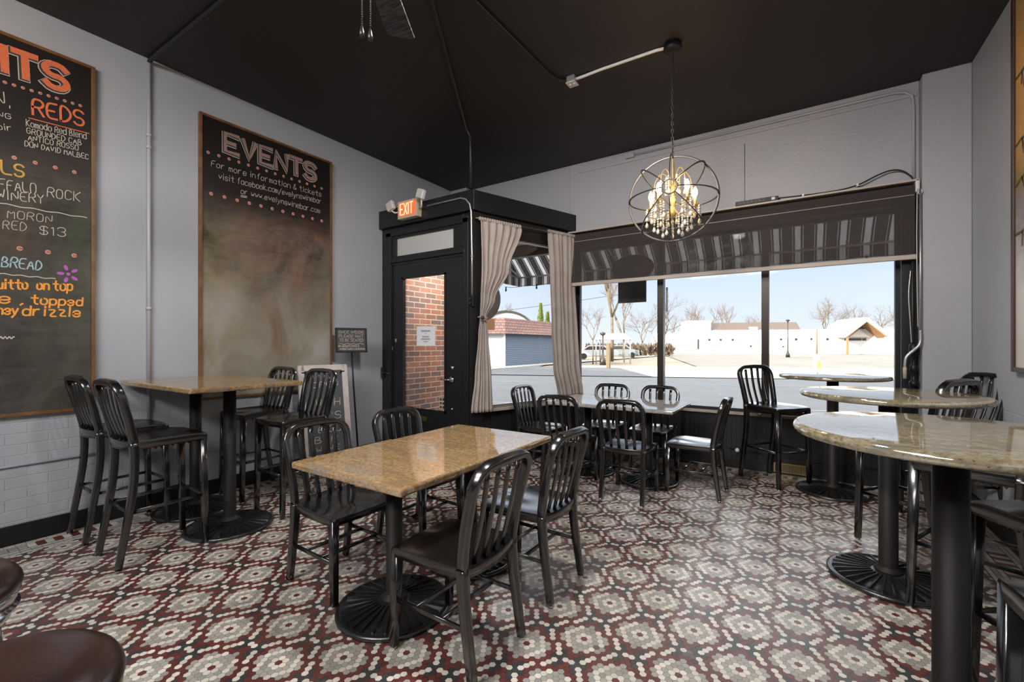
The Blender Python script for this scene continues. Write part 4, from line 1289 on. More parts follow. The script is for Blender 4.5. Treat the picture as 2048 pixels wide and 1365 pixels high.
# awning crank and corner piping
ck = empty('crank_handle', (.86, 5.09, 2.68), 0, 'grey steel crank rod hanging at the right edge of the window', 'crank handle')
cm_ = MB(); cm_.tube([(.862, 5.10, 2.69), (.862, 5.09, 2.0), (.860, 5.085, 1.46)], .0075, 8)
cm_.build('rod', M['galv'], ck, world=True)
MB().tube(smooth_pts([(.860, 5.085, 1.47), (.862, 5.085, 1.37), (.845, 5.08, 1.325), (.775, 5.07, 1.255), (.758, 5.068, 1.215), (.757, 5.068, 1.10)], 2), .010, 8).build('crank_bend', M['galv'], ck, world=True)
MB().lathe([(.0001, 1.05), (.013, 1.05), (.014, 1.14), (.011, 1.15), (.0001, 1.15)], 12, (.757, 5.068, 0)).build('grip', M['cream'], ck, world=True)
hk = MB(); hk.tube([(.862+.012*math.cos(2*math.pi*i/16), 5.10, 2.66+.022*math.sin(2*math.pi*i/16)) for i in range(16)], .004, 6, closed=True)
hk.build('hook', M['galv'], ck, world=True)
pp = empty('service_pipe', (.838, 5.19, 1.0), 0, 'black service pipe with fittings rising beside the right window jamb', 'pipe')
MB().tube([(.828, 5.195, .60), (.828, 5.195, 2.60)], .012, 10).build('tubing', M['conduit_black'], pp, world=True)
MB().lathe([(.0001, .98), (.030, .98), (.034, 1.0), (.034, 1.02), (.02, 1.03), (.018, 1.10), (.028, 1.11), (.028, 1.16), (.018, 1.17), (.016, 1.24), (.034, 1.25), (.034, 1.34), (.014, 1.36), (.0001, 1.36)], 16, (.833, 5.18, 0)).build('valve_fitting', M['plastic'], pp, world=True)
MB().tube(smooth_pts([(.818, 5.175, 1.36), (.808, 5.17, 1.55), (.795, 5.17, 1.8), (.812, 5.175, 2.0)], 2), .005, 6).build('wire', M['galv'], pp, world=True)
vg = empty('floor_vent', (-.08, YW-.02, .0), 0, 'low brass vent grille at the foot of the knee wall', 'vent')
MB().box(-.235, .095, YW-.03, YW-.012, .018, .115).build('frame', M['brass'], vg, world=True)
gv = MB()
for k in range(26): gv.box(-.222+k*.012, -.216+k*.012, YW-.034, YW-.029, .028, .105)
gv.build('grille_bars', M['bronze'], vg, world=True)
sp = empty('wall_tap', (-.575, YW, .20), 0, 'small white pipe stub on the dark knee wall', 'pipe stub')
MB().lathe([(.0001, -.06), (.018, -.06), (.022, -.05), (.022, -.02), (.012, -.015), (.012, 0), (.0001, 0)], 12, (-.575, YW, .20), axis='y').build('cap', M['white'], sp, world=True)
ww = empty('wall_raceway', (0, YW, .165), 0, 'thin black wire stapled along the knee wall beneath the window', 'wire')
MB().tube([(-.66, YW-.012, .20), (-.2, YW-.012, .175), (.30, YW-.012, .165), (.80, YW-.012, .165)], .006, 6).build('wire', M['conduit_black'], ww, world=True)

# ================================================================== curtains
def curtain(label, edges, seed, tie=None):
    """edges: list of (z, s_left, s_right, fold amplitude)"""
    r = empty('curtain', ang((edges[0][1]+edges[0][2])/2, .08, edges[0][0]), 0, label, 'curtain', 'velvet curtains on the splayed window')
    nf = 6
    rng = random.Random(seed)
    ph = [rng.random()*6.28 for _ in range(4)]
    zs = [e[0] for e in edges]
    def at(z):
        for a, b in zip(edges[:-1], edges[1:]):
            if z <= a[0] and z >= b[0]:
                t = (a[0]-z)/(a[0]-b[0]); t = t*t*(3-2*t)
                return [a[k]+(b[k]-a[k])*t for k in (1, 2, 3)]
        return list(edges[-1][1:])
    zt, zb = zs[0], zs[-1]
    def fn(u, v):
        z = zt + (zb-zt)*v
        l, rr_, am = at(z)
        s = l + (rr_-l)*(u + .012*math.sin(u*17+ph[0]+v*2))
        ff = math.sin(u*nf*2*math.pi + ph[1] + .9*math.sin(v*3+ph[2])) * .75 + .35*math.sin(u*nf*4.2 + ph[3] + v*2.5)
        head = max(0, 1 - v/.012)
        return ang(s, .085 + am*ff*(1-.6*head) + .012*math.sin(v*5+u*3), z)
    mb = MB().grid(fn, 120, 60)
    mb.build('drape', M['curtain'], r, world=True, solid=.006)
    # gathered heading
    hm = MB()
    l, rr_, am = at(zt)
    hm.grid(lambda u, v: ang(l+(rr_-l)*u, .085 + .016*math.sin(u*nf*6*math.pi)*1.0 + .012*math.cos(v*2*math.pi), zt+.012 + .020*math.sin(v*2*math.pi)), 120, 10)
    hm.build('heading', M['curtain'], r, world=True)
    if tie:
        ti = MB()
        l, rr_, am = at(tie)
        c = ang((l+rr_)/2, .085, tie)
        ti.tube([(c[0]+AD.x*(rr_-l)*.62*math.cos(a)+AN.x*.055*math.sin(a), c[1]+AD.y*(rr_-l)*.62*math.cos(a)+AN.y*.055*math.sin(a), tie-.01*math.cos(a)) for a in [2*math.pi*i/24 for i in range(24)]], .008, 6, closed=True)
        t_ = ti.build('tieback', M['curtain'], r, world=True)
        MB().ball(ang(l-.002, .142, tie), .020, 12, 8).build('tieback_knob', M['bronze'], t_, world=True)
    return r
curtain('taupe velvet curtain tied back against the door post', [(2.70, .03, .61, .022), (2.2, .04, .43, .026), (1.85, .04, .24, .024), (1.635, .040, .125, .016), (1.45, .020, .150, .018), (1.0, -.015, .185, .024), (.612, -.06, .20, .028)], 4, 1.635)
curtain('taupe velvet curtain hanging loose beside the main window', [(2.72, 1.03, 1.49, .022), (2.2, 1.06, 1.50, .024), (1.5, 1.09, 1.53, .026), (1.1, 1.12, 1.54, .027), (.70, 1.20, 1.60, .028)], 9)
cr_ = empty('curtain_rod', ang(.75, .085, 2.715), 0, 'thin brass curtain rod across the splayed window', 'curtain rod')
MB().tube([ang(-.005, .085, 2.712), ang(1.50, .085, 2.732)], .006, 8).build('rod', M['brass'], cr_, world=True)
for s_ in (0.0, 1.49): MB().tube([ang(s_, .030, 2.715+.01*s_), ang(s_, .085, 2.715+.01*s_)], .006, 6).build('rod_bracket', M['brass'], cr_, world=True)

# ================================================================== painting on the right wall
pt = empty('wall_painting', (XR, 3.4, 1.19), 0, 'large landscape painting in a thin dark frame on the right wall', 'painting')
MB().box(XR-.026, XR-.010, 2.27, 4.15, 1.20, 3.58).build('canvas', M['painting'], pt, world=True)
pf = MB()
for a in ((2.23, 2.27, 1.17, 3.61), (4.15, 4.185, 1.17, 3.61)): pf.box(XR-.04, XR, *a)
pf.box(XR-.04, XR, 2.27, 4.15, 1.17, 1.20).box(XR-.04, XR, 2.27, 4.15, 3.58, 3.61)
pf.build('frame', mat('dark_walnut_frame', (.055, .026, .014), .45), pt, world=True, bevel=.003)
pb = MB(); pfr = (Vector((XR-.0275, 0, 0)), Vector((0, -1, 0)), Vector((0, 0, 1)), Vector((-1, 0, 0)))
rg = random.Random(5)
for zc in (3.05, 2.62, 2.36, 2.05):
    pl = [(-4.14, zc)]
    for k in range(9): pl.append((pl[-1][0]+.09, pl[-1][1]+(rg.random()-.55)*.09))
    ribbon(pb, chaikin(pl, 1), .018, pfr, 0)
    for q in pl[1:]:
        for _ in range(3): ribbon(pb, [q, (q[0]+(rg.random()-.3)*.08, q[1]-.03-rg.random()*.09)], .008, pfr, 0)
pb.build('painted_branches', mat('umber_paint', (0.10, 0.075, 0.03), 0.5), pt, world=True)

# ================================================================== signs standing by the left wall
sg = empty('pedestal_sign', (-4.11, 3.20, 0), 0, 'small black chalk sign on a thin pole asking guests to wait to be seated', 'sign')
scx = Vector((-4.215, 3.155, 1.395)); ux = Vector((.52, .854, 0)).normalized(); uz = Vector((-.045, .0, .999)); un = Vector((ux.y, -ux.x, 0))
MB().obox(scx, ux*.158, un*.008, uz*.128).build('sign_panel', M['signgrey'], sg, world=True)
sf = MB()
for a, b in ((-1, 0), (1, 0)): sf.obox(scx + ux*(.158*a), ux*.010, un*.013, uz*.138)
for b in (-1, 1): sf.obox(scx + uz*(.128*b), ux*.168, un*.013, uz*.010)
sf.build('frame', M['plastic'], sg, world=True, bevel=.003)
MB().tube([tuple(scx - uz*.135), (-4.19, 3.165, .9), (-4.13, 3.19, .03)], .010, 8).build('pole', M['plastic'], sg, world=True)
MB().lathe([(.0001, 0), (.14, 0), (.14, .008), (.03, .02), (.012, .05), (.0001, .05)], 28, (-4.13, 3.19, 0)).build('base', M['plastic'], sg, world=True)
st_ = MB(); sfr = (scx, ux, uz, un)
for tx, x0_, z0_, x1_, h_ in (('ONCE INSIDE', -.13, .075, .13, .030), ('PLEASE WAIT', -.13, .030, .125, .032), ('TO BE SEATED', -.125, -.015, .125, .032), ('NO GROUPS OVER 6', -.14, -.078, .08, .024), ('WITHOUT MASKS & RESERVING', -.125, -.108, .14, .018)):
    write(st_, tx, (x0_, z0_), (x1_, z0_), h_, .0026, sfr, .009, 2, .05, .15)
ribbon(st_, [(-.13+.26*k/20, -.040+.006*math.sin(k*1.2)) for k in range(21)], .004, sfr, .009)
st_.build('lettering', M['c_white'], sg, world=True)

af = empty('sandwich_board', (-4.05, 2.83, 0), 0, 'white framed chalk sandwich board leaning by the wall behind the tall stools', 'sign')
ac = Vector((-4.16, 2.80, .60)); ax_ = Vector((.22, .975, 0)).normalized(); an_ = Vector((ax_.y, -ax_.x, 0)); az_ = (Vector((0, 0, 1)) - an_*.16).normalized(); nn = ax_.cross(az_)
MB().obox(ac + az_*.04, ax_*.205, nn*.008, az_*.46).build('sign_panel', mat('blue_grey_slate', (.060, .066, .078), .5, noise=(3, 6, (.12, .125, .135), .35, .7)), af, world=True)
a_f = MB()
for k in (-1, 1): a_f.obox(ac + ax_*(.225*k) - az_*.03, ax_*.030, nn*.016, az_*.565)
for k in (-.42, .505): a_f.obox(ac + az_*k, ax_*.225, nn*.016, az_*.030)
a_f.build('frame', mat('whitewashed_timber', (.62, .56, .53), .6, noise=(7, 5, (.50, .42, .40), .35, .7)), af, world=True, bevel=.003)
a_b = MB()
bc = ac - an_*.20
for k in (-1, 1): a_b.obox(bc + ax_*(.20*k) - Vector((0,0,.02)), ax_*.022, nn*.012, Vector((an_.x*.16, an_.y*.16, .565)).normalized()*.50)
a_b.build('rear_leg', M['black'], af, world=True)
at_ = MB(); afr = (ac + nn*.0, ax_, az_, nn)
for tx, x0_, z0_, x1_, h_ in (('OPEN', -.12, .30, .14, .055), ('WITH', -.10, .10, .15, .075), ("YN'S", -.11, -.04, .15, .07), ('6.30', -.09, -.17, .15, .065), ('BAR', -.13, -.27, .10, .06), ('WINE', -.12, -.36, .12, .05)):
    write(at_, tx, (x0_, z0_), (x1_, z0_), h_, .006, afr, .010)
at_.build('lettering', M['c_white'], af, world=True)

# ================================================================== ceiling fan (one blade and the pull chains show)
fn_ = empty('ceiling_fan', (-1.56, 1.22, H), 0, 'black ceiling fan with oak-grain blade and two pull chains', 'ceiling fan')
MB().lathe([(.0001, H-.001), (.075, H-.001), (.07, H-.05), (.02, H-.07), (.018, 3.32), (.0001, 3.32)], 24, (-1.56, 1.22, 0)).build('downrod', M['plastic'], fn_, world=True)
MB().lathe([(.0001, 3.33), (.05, 3.33), (.12, 3.29), (.13, 3.20), (.12, 3.12), (.07, 3.07), (.06, 3.0), (.04, 2.96), (.0001, 2.95)], 32, (-1.56, 1.22, 0)).build('motor_housing', M['plastic'], fn_, world=True)
for k in range(5):
    a = math.atan2(.55, -.36) + 2*math.pi*k/5
    d = Vector((math.cos(a), math.sin(a), 0)); n = Vector((-d.y, d.x, 0)); c = Vector((-1.56, 1.22, 3.12))
    pit = n*.99 + Vector((0, 0, .20)); up = d.cross(pit).normalized()
    def bp(u, v, zz):
        rr_ = .17 + .50*u
        w = .062 + .020*u
        cu = .025
        if u > .96: w *= math.sqrt(max(.55, 1-((u-.96)/.04)**2*.45))
        return tuple(c + d*rr_ + pit*(w*(2*v-1)) + up*zz)
    mb = MB(); mb.grid(lambda u, v: bp(u, v, .004), 24, 4, smooth=False); mb.grid(lambda u, v: bp(u, v, -.004), 24, 4, smooth=False, flip=True)
    edge = [(i/24, 0) for i in range(25)] + [(1, j/4) for j in range(1, 5)] + [(1-i/24, 1) for i in range(1, 25)] + [(0, 1-j/4) for j in range(1, 4)]
    v = [bp(u, w, .004) for u, w in edge] + [bp(u, w, -.004) for u, w in edge]; m_ = len(edge)
    mb.add(v, [(i, (i+1) % m_, m_+(i+1) % m_, m_+i) for i in range(m_)])
    mb.build('blade', M['blade'], fn_, world=True)
    MB().obox(c + d*.14, d*.07, pit*.018, up*.006).build('blade_bracket', M['plastic'], fn_, world=True)
for dx, dy, zb in ((-.012, .01, 2.66), (.030, .02, 2.635)):
    mb = MB(); mb.tube([(-1.56+dx, 1.22+dy, 2.98), (-1.56+dx, 1.22+dy, zb+.05)], .0025, 6)
    z = 2.97
    while z > zb+.06: mb.ball((-1.56+dx, 1.22+dy, z), .0040, 6, 4); z -= .010
    pc = mb.build('pull_chain', M['conduit_black'], fn_, world=True)
    MB().lathe([(.0001, zb), (.010, zb+.004), (.012, zb+.02), (.006, zb+.045), (.003, zb+.055), (.0001, zb+.055)], 12, (-1.56+dx, 1.22+dy, 0)).build('pull_fob', M['bronze'], pc, world=True)

# ================================================================== chandelier
OX, OY, OZ, OR = -.830, 3.545, 2.475, .325
cl = empty('orb_chandelier', (OX, OY, H), 0, 'round iron orb chandelier with crystal strands and lit candle bulbs', 'chandelier')
MB().lathe([(.0001, H-.001), (.062, H-.001), (.062, H-.022), (.068, H-.022), (.068, H-.050), (.060, H-.055), (.0001, H-.055)], 32, (OX, OY, 0)).build('canopy', M['plastic'], cl, world=True)
chn = MB()
z = H-.06; k = 0
while z > OZ+OR+.02:
    d = Vector((1, 0, 0)) if k % 2 == 0 else Vector((0, 1, 0))
    chn.tube([(OX + d.x*.010*math.cos(t), OY + d.y*.010*math.cos(t), z-.016+.019*math.sin(t)) for t in [2*math.pi*i/12 for i in range(12)]], .0028, 6, closed=True)
    z -= .030; k += 1
chn.tube([(OX+.006, OY, H-.05), (OX-.006, OY+.004, 3.2), (OX+.006, OY, 2.9), (OX, OY, OZ+OR)], .0022, 5)
chn.build('chain', M['bronze'], cl, world=True)
ax0 = Vector((.16, -.985, -.02)).normalized()         # the orb's poles lie level, one toward the room
e1 = Vector((0, 0, 1)); e1 = (e1 - ax0*e1.dot(ax0)).normalized(); e2 = ax0.cross(e1)
OC = Vector((OX, OY, OZ))
def circle3(u, v, r, c=OC, n=64): return [tuple(c + u*(r*math.cos(2*math.pi*i/n)) + v*(r*math.sin(2*math.pi*i/n))) for i in range(n)]
orb = MB()
orb.sweep(circle3(e1, e2, OR), rrect(.007, .016, .002), ax0, closed=True)
for k in range(4):
    a = math.pi*k/4
    q = e1*math.cos(a) + e2*math.sin(a)
    for sgn in (1, -1):
        for half in (1, -1):
            pts = [tuple(OC + ax0*(OR*half*math.cos(t)) + q*(OR*sgn*math.sin(t))) for t in [math.radians(9 + 81*i/16) for i in range(17)]]
            orb.sweep(pts, rrect(.006, .014, .002), ax0.cross(q), smooth=True)
for half in (1, -1): orb.sweep(circle3(e1, e2, OR*math.sin(math.radians(9)), OC + ax0*(OR*half*math.cos(math.radians(9))), 32), rrect(.006, .012, .002), ax0, closed=True)
orb.build('orb_frame', M['bronze'], cl, world=True)
ctr = MB(); ctr.tube([(OX, OY, OZ+OR), (OX, OY, OZ-.10)], .007, 8)
ctr.lathe([(.0001, -.145), (.018, -.135), (.034, -.11), (.020, -.085), (.012, -.05), (.022, -.01), (.010, .03), (.016, .08), (.008, .12), (.0001, .12)], 16, (OX, OY, OZ))
ctr.build('centre_stem', M['gold'], cl, world=True)
def strand(mb, x, y, z, n, drop=True, r0=.0085):
    mb.tube([(x, y, z+.008), (x, y, z-n*.0185-.004)], .0014, 4)
    for i in range(n):
        mb.ball((x, y, z - i*.0185), r0, 7, 5)
    if drop:
        zz = z - n*.0185 - .012
        mb.lathe([(.0001, zz+.016), (.006, zz+.008), (.0135, zz-.010), (.011, zz-.024), (.0001, zz-.031)], 8, (x, y, 0))
for k in range(5):
    a = 2*math.pi*k/5 + .55
    d = Vector((math.cos(a), math.sin(a), 0))
    arm = MB()
    P = lambda r, z: tuple(OC + d*r + Vector((0, 0, z)))
    arm.tube(smooth_pts([P(.015, -.08), P(.06, -.135), P(.115, -.135), P(.160, -.105), P(.172, -.06)], 2), .005, 7)
    arm.tube(smooth_pts([P(.008, .02), P(.03, .17), P(.085, .225), P(.135, .17), P(.145, .11)], 2), .0035, 6)
    arm.lathe([(.0001, -.062), (.012, -.060), (.034, -.050), (.036, -.046), (.012, -.050), (.0001, -.050)], 14, tuple(OC + d*.172))
    am = arm.build('arm', M['gold'], cl, world=True)
    MB().lathe([(.0001, -.05), (.0105, -.05), (.0105, .015), (.0001, .015)], 12, tuple(OC + d*.172)).build('candle_sleeve', M['candle'], am, world=True)
    MB().lathe([(.0001, .015), (.010, .017), (.019, .042), (.016, .066), (.005, .090), (.0001, .096)], 12, tuple(OC + d*.172)).build('bulb', M['bulb'], am, world=True)
    def hang(x, y, z, n, drop=True):
        cs = MB(); strand(cs, x, y, z, n, drop); cs.build('crystal_strand', M['crystal'], cl, world=True)
    hang(*P(.205, -.060), 5); hang(*P(.145, -.085), 6); hang(*P(.145, .105), 4); hang(*P(.075, -.14), 6); hang(*P(.115, -.14), 4); hang(*P(.05, .17), 5)
    for b_ in range(6):
        aa = a + 2*math.pi*b_/6
        hang(OX+.172*math.cos(a)+.036*math.cos(aa), OY+.172*math.sin(a)+.036*math.sin(aa), OZ-.062, 2+b_ % 3, b_ % 2 == 0)
for k in range(5):
    a = 2*math.pi*k/5 + .55
    add_light('candle_bulb', 'POINT', (OX+.172*math.cos(a), OY+.172*math.sin(a), OZ+.05), 12.0, (1.0, 0.62, 0.26), size=.02)

# ================================================================== outside
GZ = -0.15
TV = Vector((0.928, 0.373, 0)).normalized(); NV = Vector((-TV.y, TV.x, 0))     # street direction and the way across it
def st(t, d, z=GZ):
    p = TV*t + NV*d
    return (p.x, p.y, z)
def ground(name, pts, z, m):
    mb = MB(); n = len(pts)
    mb.add([(p[0], p[1], z) for p in pts], [list(range(n))])
    return S(mb.build(name, M[m], origin=(pts[0][0], pts[0][1], z)))
ground('ground', [(-220, -60), (220, -60), (220, 330), (-220, 330)], GZ-.06, 'dirt')
ground('sidewalk', [(-30, 5.46), (30, 5.46), (30, 7.3), (-30, 7.3)], GZ+.012, 'concrete')
ground('street', [st(-70, 4.0)[:2], st(70, 4.0)[:2], st(70, 21.3)[:2], st(-70, 21.3)[:2]], GZ-.02, 'asphalt')
ground('curb', [st(-70, 21.3)[:2], st(70, 21.3)[:2], st(70, 21.6)[:2], st(-70, 21.6)[:2]], GZ+.01, 'concrete')
ground('sidewalk_far', [st(-3, 21.6)[:2], st(80, 21.6)[:2], st(80, 32)[:2], st(-3, 32)[:2]], GZ-.005, 'concrete')
M['asphalt_shaded'] = mat('shaded_side_street_asphalt', (0.055, 0.058, 0.062), 0.9, noise=(1.0, 8, (0.075, 0.077, 0.081), 0.3, 0.75))  # shade lying over the side street is put into its asphalt colour
ground('side_street', [st(-60, 21.3)[:2], st(2.4, 21.3)[:2], st(1.2, 29)[:2], st(-4, 29.5)[:2], st(-4, 75)[:2], st(-60, 75)[:2]], GZ+.015, 'asphalt_shaded')
ground('sidewalk_corner', [(-16.9, 20.5), (-15.6, 20.5), (-15.6, 60), (-16.9, 60)], GZ+.03, 'concrete')
ground('parking_lot', [st(6.5, 32)[:2], st(90, 32)[:2], st(90, 78.6)[:2], st(10, 78.6)[:2]], GZ-.003, 'lot')
def line(d, w, t0, t1, z, m='road_paint'):
    mb = MB(); mb.add([st(t0, d, z), st(t1, d, z), st(t1, d+w, z), st(t0, d+w, z)], [(0, 1, 2, 3)])
    return S(mb.build('street_marking', M[m], origin=st(t0, d, z)))
line(17.6, .12, -70, 70, GZ-.014); line(11.2, .12, -70, 70, GZ-.014)

# ---- striped awning over the shop window
aw = empty('awning', (-1.2, 5.5, 2.4), 0, 'black and white striped canvas awning outside over the windows', 'awning')
AX0, AX1 = -3.97, 1.55
mb = MB()
mb.grid(lambda u, v: (AX0+(AX1-AX0)*u, 5.47+(6.30-5.47)*v, 3.16+(2.476-3.16)*v), 2, 1, smooth=False)
def raw(mb, name, m, root):      # world-aligned mesh so the stripes keep their place along X
    o = mb.build(name, m); o.parent = root; o.location = -Vector(root.location)
    return o
raw(mb, 'canopy', M['awning'], aw)
mb = MB(); mb.grid(lambda u, v: (AX0+(AX1-AX0)*u, 6.30, 2.476-.155*v), 2, 1, smooth=False); raw(mb, 'valance', M['awning'], aw)
mb = MB()
yy = 5.47; k = 0
wd = [.03, .004, .018, .055, .018, .004]
while yy < 6.30:
    w = wd[k % 6]*1.6; y2 = min(6.30, yy+w)
    zt = lambda y: 3.16 + (2.476-3.16)*(y-5.47)/.83
    mb.add([(AX0, yy, 2.321), (AX0, y2, 2.321), (AX0, y2, zt(y2)), (AX0, yy, zt(yy))], [(0, 1, 2, 3)], 1 if k % 6 in (1, 3, 5) else 0)
    yy = y2; k += 1
raw(mb, 'side_panel', [mat('charcoal_canvas', (.035, .035, .037), .85), mat('white_canvas', (.60, .60, .60), .85)], aw)
for xx in (-3.95, -2.2, -.5, 1.2):
    MB().tube([(xx, 5.49, 2.75), (xx, 6.28, 2.47)], .014, 8).build('support_arm', M['galv'], aw, world=True)
MB().tube([(AX0, 6.285, 2.470), (AX1, 6.285, 2.470)], .014, 8).build('front_bar', M['galv'], aw, world=True)
MB().tube([(AX0, 6.285, 2.470), (AX0, 5.49, 2.50)], .012, 8).build('side_bar', M['galv'], aw, world=True)
sl_ = empty('string_lights', (-1.2, 6.22, 2.32), 0, 'string of small unlit bulbs hanging under the awning edge', 'string lights')
mb = MB(); pts = []
for k in range(57):
    x = -4.2 + 5.6*k/56; pts.append((x, 6.22, 2.325 - .018*abs(math.sin(k*math.pi/4))))
mb.tube(pts, .004, 5); mb.build('cord', M['plastic'], sl_, world=True)
for k in range(9):
    x = -4.19 + .6*k
    MB().lathe([(.0001, 2.245), (.012, 2.255), (.016, 2.27), (.010, 2.295), (.012, 2.30), (.012, 2.33), (.0001, 2.33)], 10, (x, 6.22, 0)).build('bulb', M['plastic'], sl_, world=True)

# ---- hanging shop signs under the awning
hs = empty('hanging_sign', (-1.905, 5.9, 2.5), 0, 'dark oval sign with a square board below, hanging outside behind the blind', 'sign')
def plate(cx, cz, rx, rz, y0, y1, n=40):
    mb = MB(); f = [(cx+rx*math.cos(2*math.pi*i/n), cz+rz*math.sin(2*math.pi*i/n)) for i in range(n)]
    v = [(p[0], y0, p[1]) for p in f] + [(p[0], y1, p[1]) for p in f]
    mb.add(v, [list(range(n)), list(range(n, 2*n))[::-1]] + [(i, n+i, n+(i+1) % n, (i+1) % n) for i in range(n)])
    return mb
plate(-1.905, 2.385, .285, .175, 5.88, 5.92).build('oval_board', M['signgrey'], hs, world=True)
MB().box(-2.105, -1.72, 5.885, 5.915, 1.915, 2.30).build('square_board', M['signgrey'], hs, world=True, bevel=.006)
hb = MB()
for dx in (-.15, .15): hb.tube([(-1.905+dx, 5.9, 2.52), (-1.905+dx, 5.9, 2.80)], .006, 6)
hb.build('hanger', M['galv'], hs, world=True)
hs2 = empty('hanging_sign', (-4.27, 5.75, 2.3), 0, 'dark round sign with copper band outside, half hidden by the tied curtain', 'sign')
plate(-4.30, 2.07, .31, .33, 5.73, 5.77).build('round_board', M['signgrey'], hs2, world=True)
hr_ = MB(); rfr = (Vector((0, 5.728, 0)), Vector((1, 0, 0)), Vector((0, 0, 1)), Vector((0, -1, 0)))
ring(hr_, (-4.20, 2.02), .10, .012, rfr, 0, 24); hr_.build('painted_ring', M['conduit_grey'], hs2, world=True)
MB().box(-4.48, -4.09, 5.735, 5.765, 1.58, 1.76).build('copper_band', M['copper'], hs2, world=True)
MB().tube([(-4.30, 5.75, 2.38), (-4.30, 5.75, 2.72), (-4.31, 5.70, 2.74), (-4.64, 5.455, 2.74)], .010, 6).build('hanger', M['galv'], hs2, world=True)
tm = empty('window_reflection', (-1.30, YW, 1.85), 0, 'narrow striped strip modelling a reflection on the glass beside the left mullion', 'glass_reflection')
MB().box(-1.345, -1.322, YW+.022, YW+.030, 1.74, 2.03).build('strip', M['conduit_grey'], tm, world=True)  # solid strip built in place of a banded reflection in the pane
mb = MB()
for k in range(14): mb.box(-1.343, -1.332, YW+.018, YW+.022, 1.75+k*.02, 1.758+k*.02)
mb.build('band_marks', M['signgrey'], tm, world=True)

# ---- long white building across the lot
wb = empty('white_building', st(30, 78.5), 0, 'long white building across the parking lot with brown roof and timber gabled porch', 'building')
D0 = 78.5
def sbox(mb, t0, t1, d0, d1, z0, z1, mi=0):
    mb.prism([st(t0, d0)[:2], st(t1, d0)[:2], st(t1, d1)[:2], st(t0, d1)[:2]], z0, z1, mi)
mb = MB(); sbox(mb, 14.4, 60, D0, D0+14, GZ, 3.80); mb.build('wall', M['stucco'], wb, world=True)
mb = MB(); sbox(mb, 14.2, 18.0, D0-.4, D0+5, GZ, 5.35); mb.build('sign_tower', M['stucco'], wb, world=True)
mb = MB(); sbox(mb, 9.5, 14.3, D0+1, D0+8, GZ, 3.3); mb.build('side_wing', M['stucco'], wb, world=True)
mb = MB()
n = 34
for k in range(n):
    t0 = 18.05 + 13.5*k/n; t1 = 18.05 + 13.5*(k+.86)/n; t2 = 18.05 + 13.5*(k+1)/n
    for a, b, h_ in ((t0, t1, 0), (t1, t2, .05)):
        mb.add([st(a, D0-.05-h_, 3.75+h_), st(b, D0-.05-h_, 3.75+h_), st(b, D0+1.6, 5.05+h_), st(a, D0+1.6, 5.05+h_)], [(0, 1, 2, 3)])
mb.build('roof', M['brownroof'], wb, world=True)
mb = MB(); sbox(mb, 24.0, 25.2, D0-.2, D0+.6, 3.7, 4.25); mb.build('roof_vent', M['stucco'], wb, world=True)
tx_ = MB(); tfr = (Vector(st(0, D0-.43, 0)), TV, Vector((0, 0, 1)), -NV)
write(tx_, 'Border Lands', (14.45, 4.80), (17.75, 4.85), .40, .07, tfr); write(tx_, 'Plaza', (15.35, 4.22), (16.75, 4.24), .40, .07, tfr)
tx_.build('lettering', M['conduit_grey'], wb, world=True)
for tw, zw, sz in ((17.75, 2.15, .17), (19.6, 2.15, .17), (21.45, 2.15, .17), (24.2, 1.10, .15), (28.7, 2.2, .17), (30.9, 2.2, .19), (33.1, 2.25, .16), (35.4, 2.2, .19), (29.0, 1.0, .12)):
    mb = MB(); sbox(mb, tw-sz, tw+sz, D0-.04 if tw > 18.1 else D0-.44, D0, zw-sz, zw+sz); mb.build('window', M['darkglass'], wb, world=True)
mb = MB(); sbox(mb, 15.9, 16.15, D0-.44, D0, .6, 2.25); mb.build('door', M['darkglass'], wb, world=True)
# gabled porch
tc_, half = 39.6, 2.55
mb = MB()
def gable(mb, d0, d1, za, ze, hw, th):
    for sgn in (-1, 1):
        mb.add([st(tc_, d0, za), st(tc_, d1, za), st(tc_+sgn*hw, d1, ze), st(tc_+sgn*hw, d0, ze), st(tc_, d0, za-th), st(tc_, d1, za-th), st(tc_+sgn*hw, d1, ze-th), st(tc_+sgn*hw, d0, ze-th)],
               [(0, 1, 2, 3), (4, 7, 6, 5), (0, 3, 7, 4), (1, 5, 6, 2), (2, 6, 7, 3)])
gable(mb, D0-2.6, D0+6, 5.50, 3.05, half+.35, .62)
mb.build('porch_roof', M['stucco'], wb, world=True)
mb = MB(); gable(mb, D0-2.5, D0, 4.90, 2.45, half+.15, .10); mb.build('porch_lining', M['softwood'], wb, world=True)
mb = MB()
mb.add([st(tc_-1.35, D0-.5, 2.55), st(tc_+1.35, D0-.5, 2.55), st(tc_, D0-.5, 3.75), st(tc_-1.35, D0, 2.55), st(tc_+1.35, D0, 2.55), st(tc_, D0, 3.75)], [(0, 1, 2), (3, 5, 4), (0, 2, 5, 3), (1, 4, 5, 2), (0, 3, 4, 1)])
mb.build('porch_pediment', M['stucco'], wb, world=True)
mb = MB()
for a, b in ((-1.75, -1.45), (-1.35, .55), (.65, 1.2)): sbox(mb, tc_+a, tc_+b, D0-.06, D0, 2.0, 2.35)
mb.build('transom_window', M['darkglass'], wb, world=True)
for sgn in (-1, 1):
    mb = MB(); sbox(mb, tc_+sgn*half-.12, tc_+sgn*half+.12, D0-2.5, D0-2.2, GZ, 2.5); mb.build('porch_post', M['softwood'] if sgn < 0 else M['stucco'], wb, world=True)

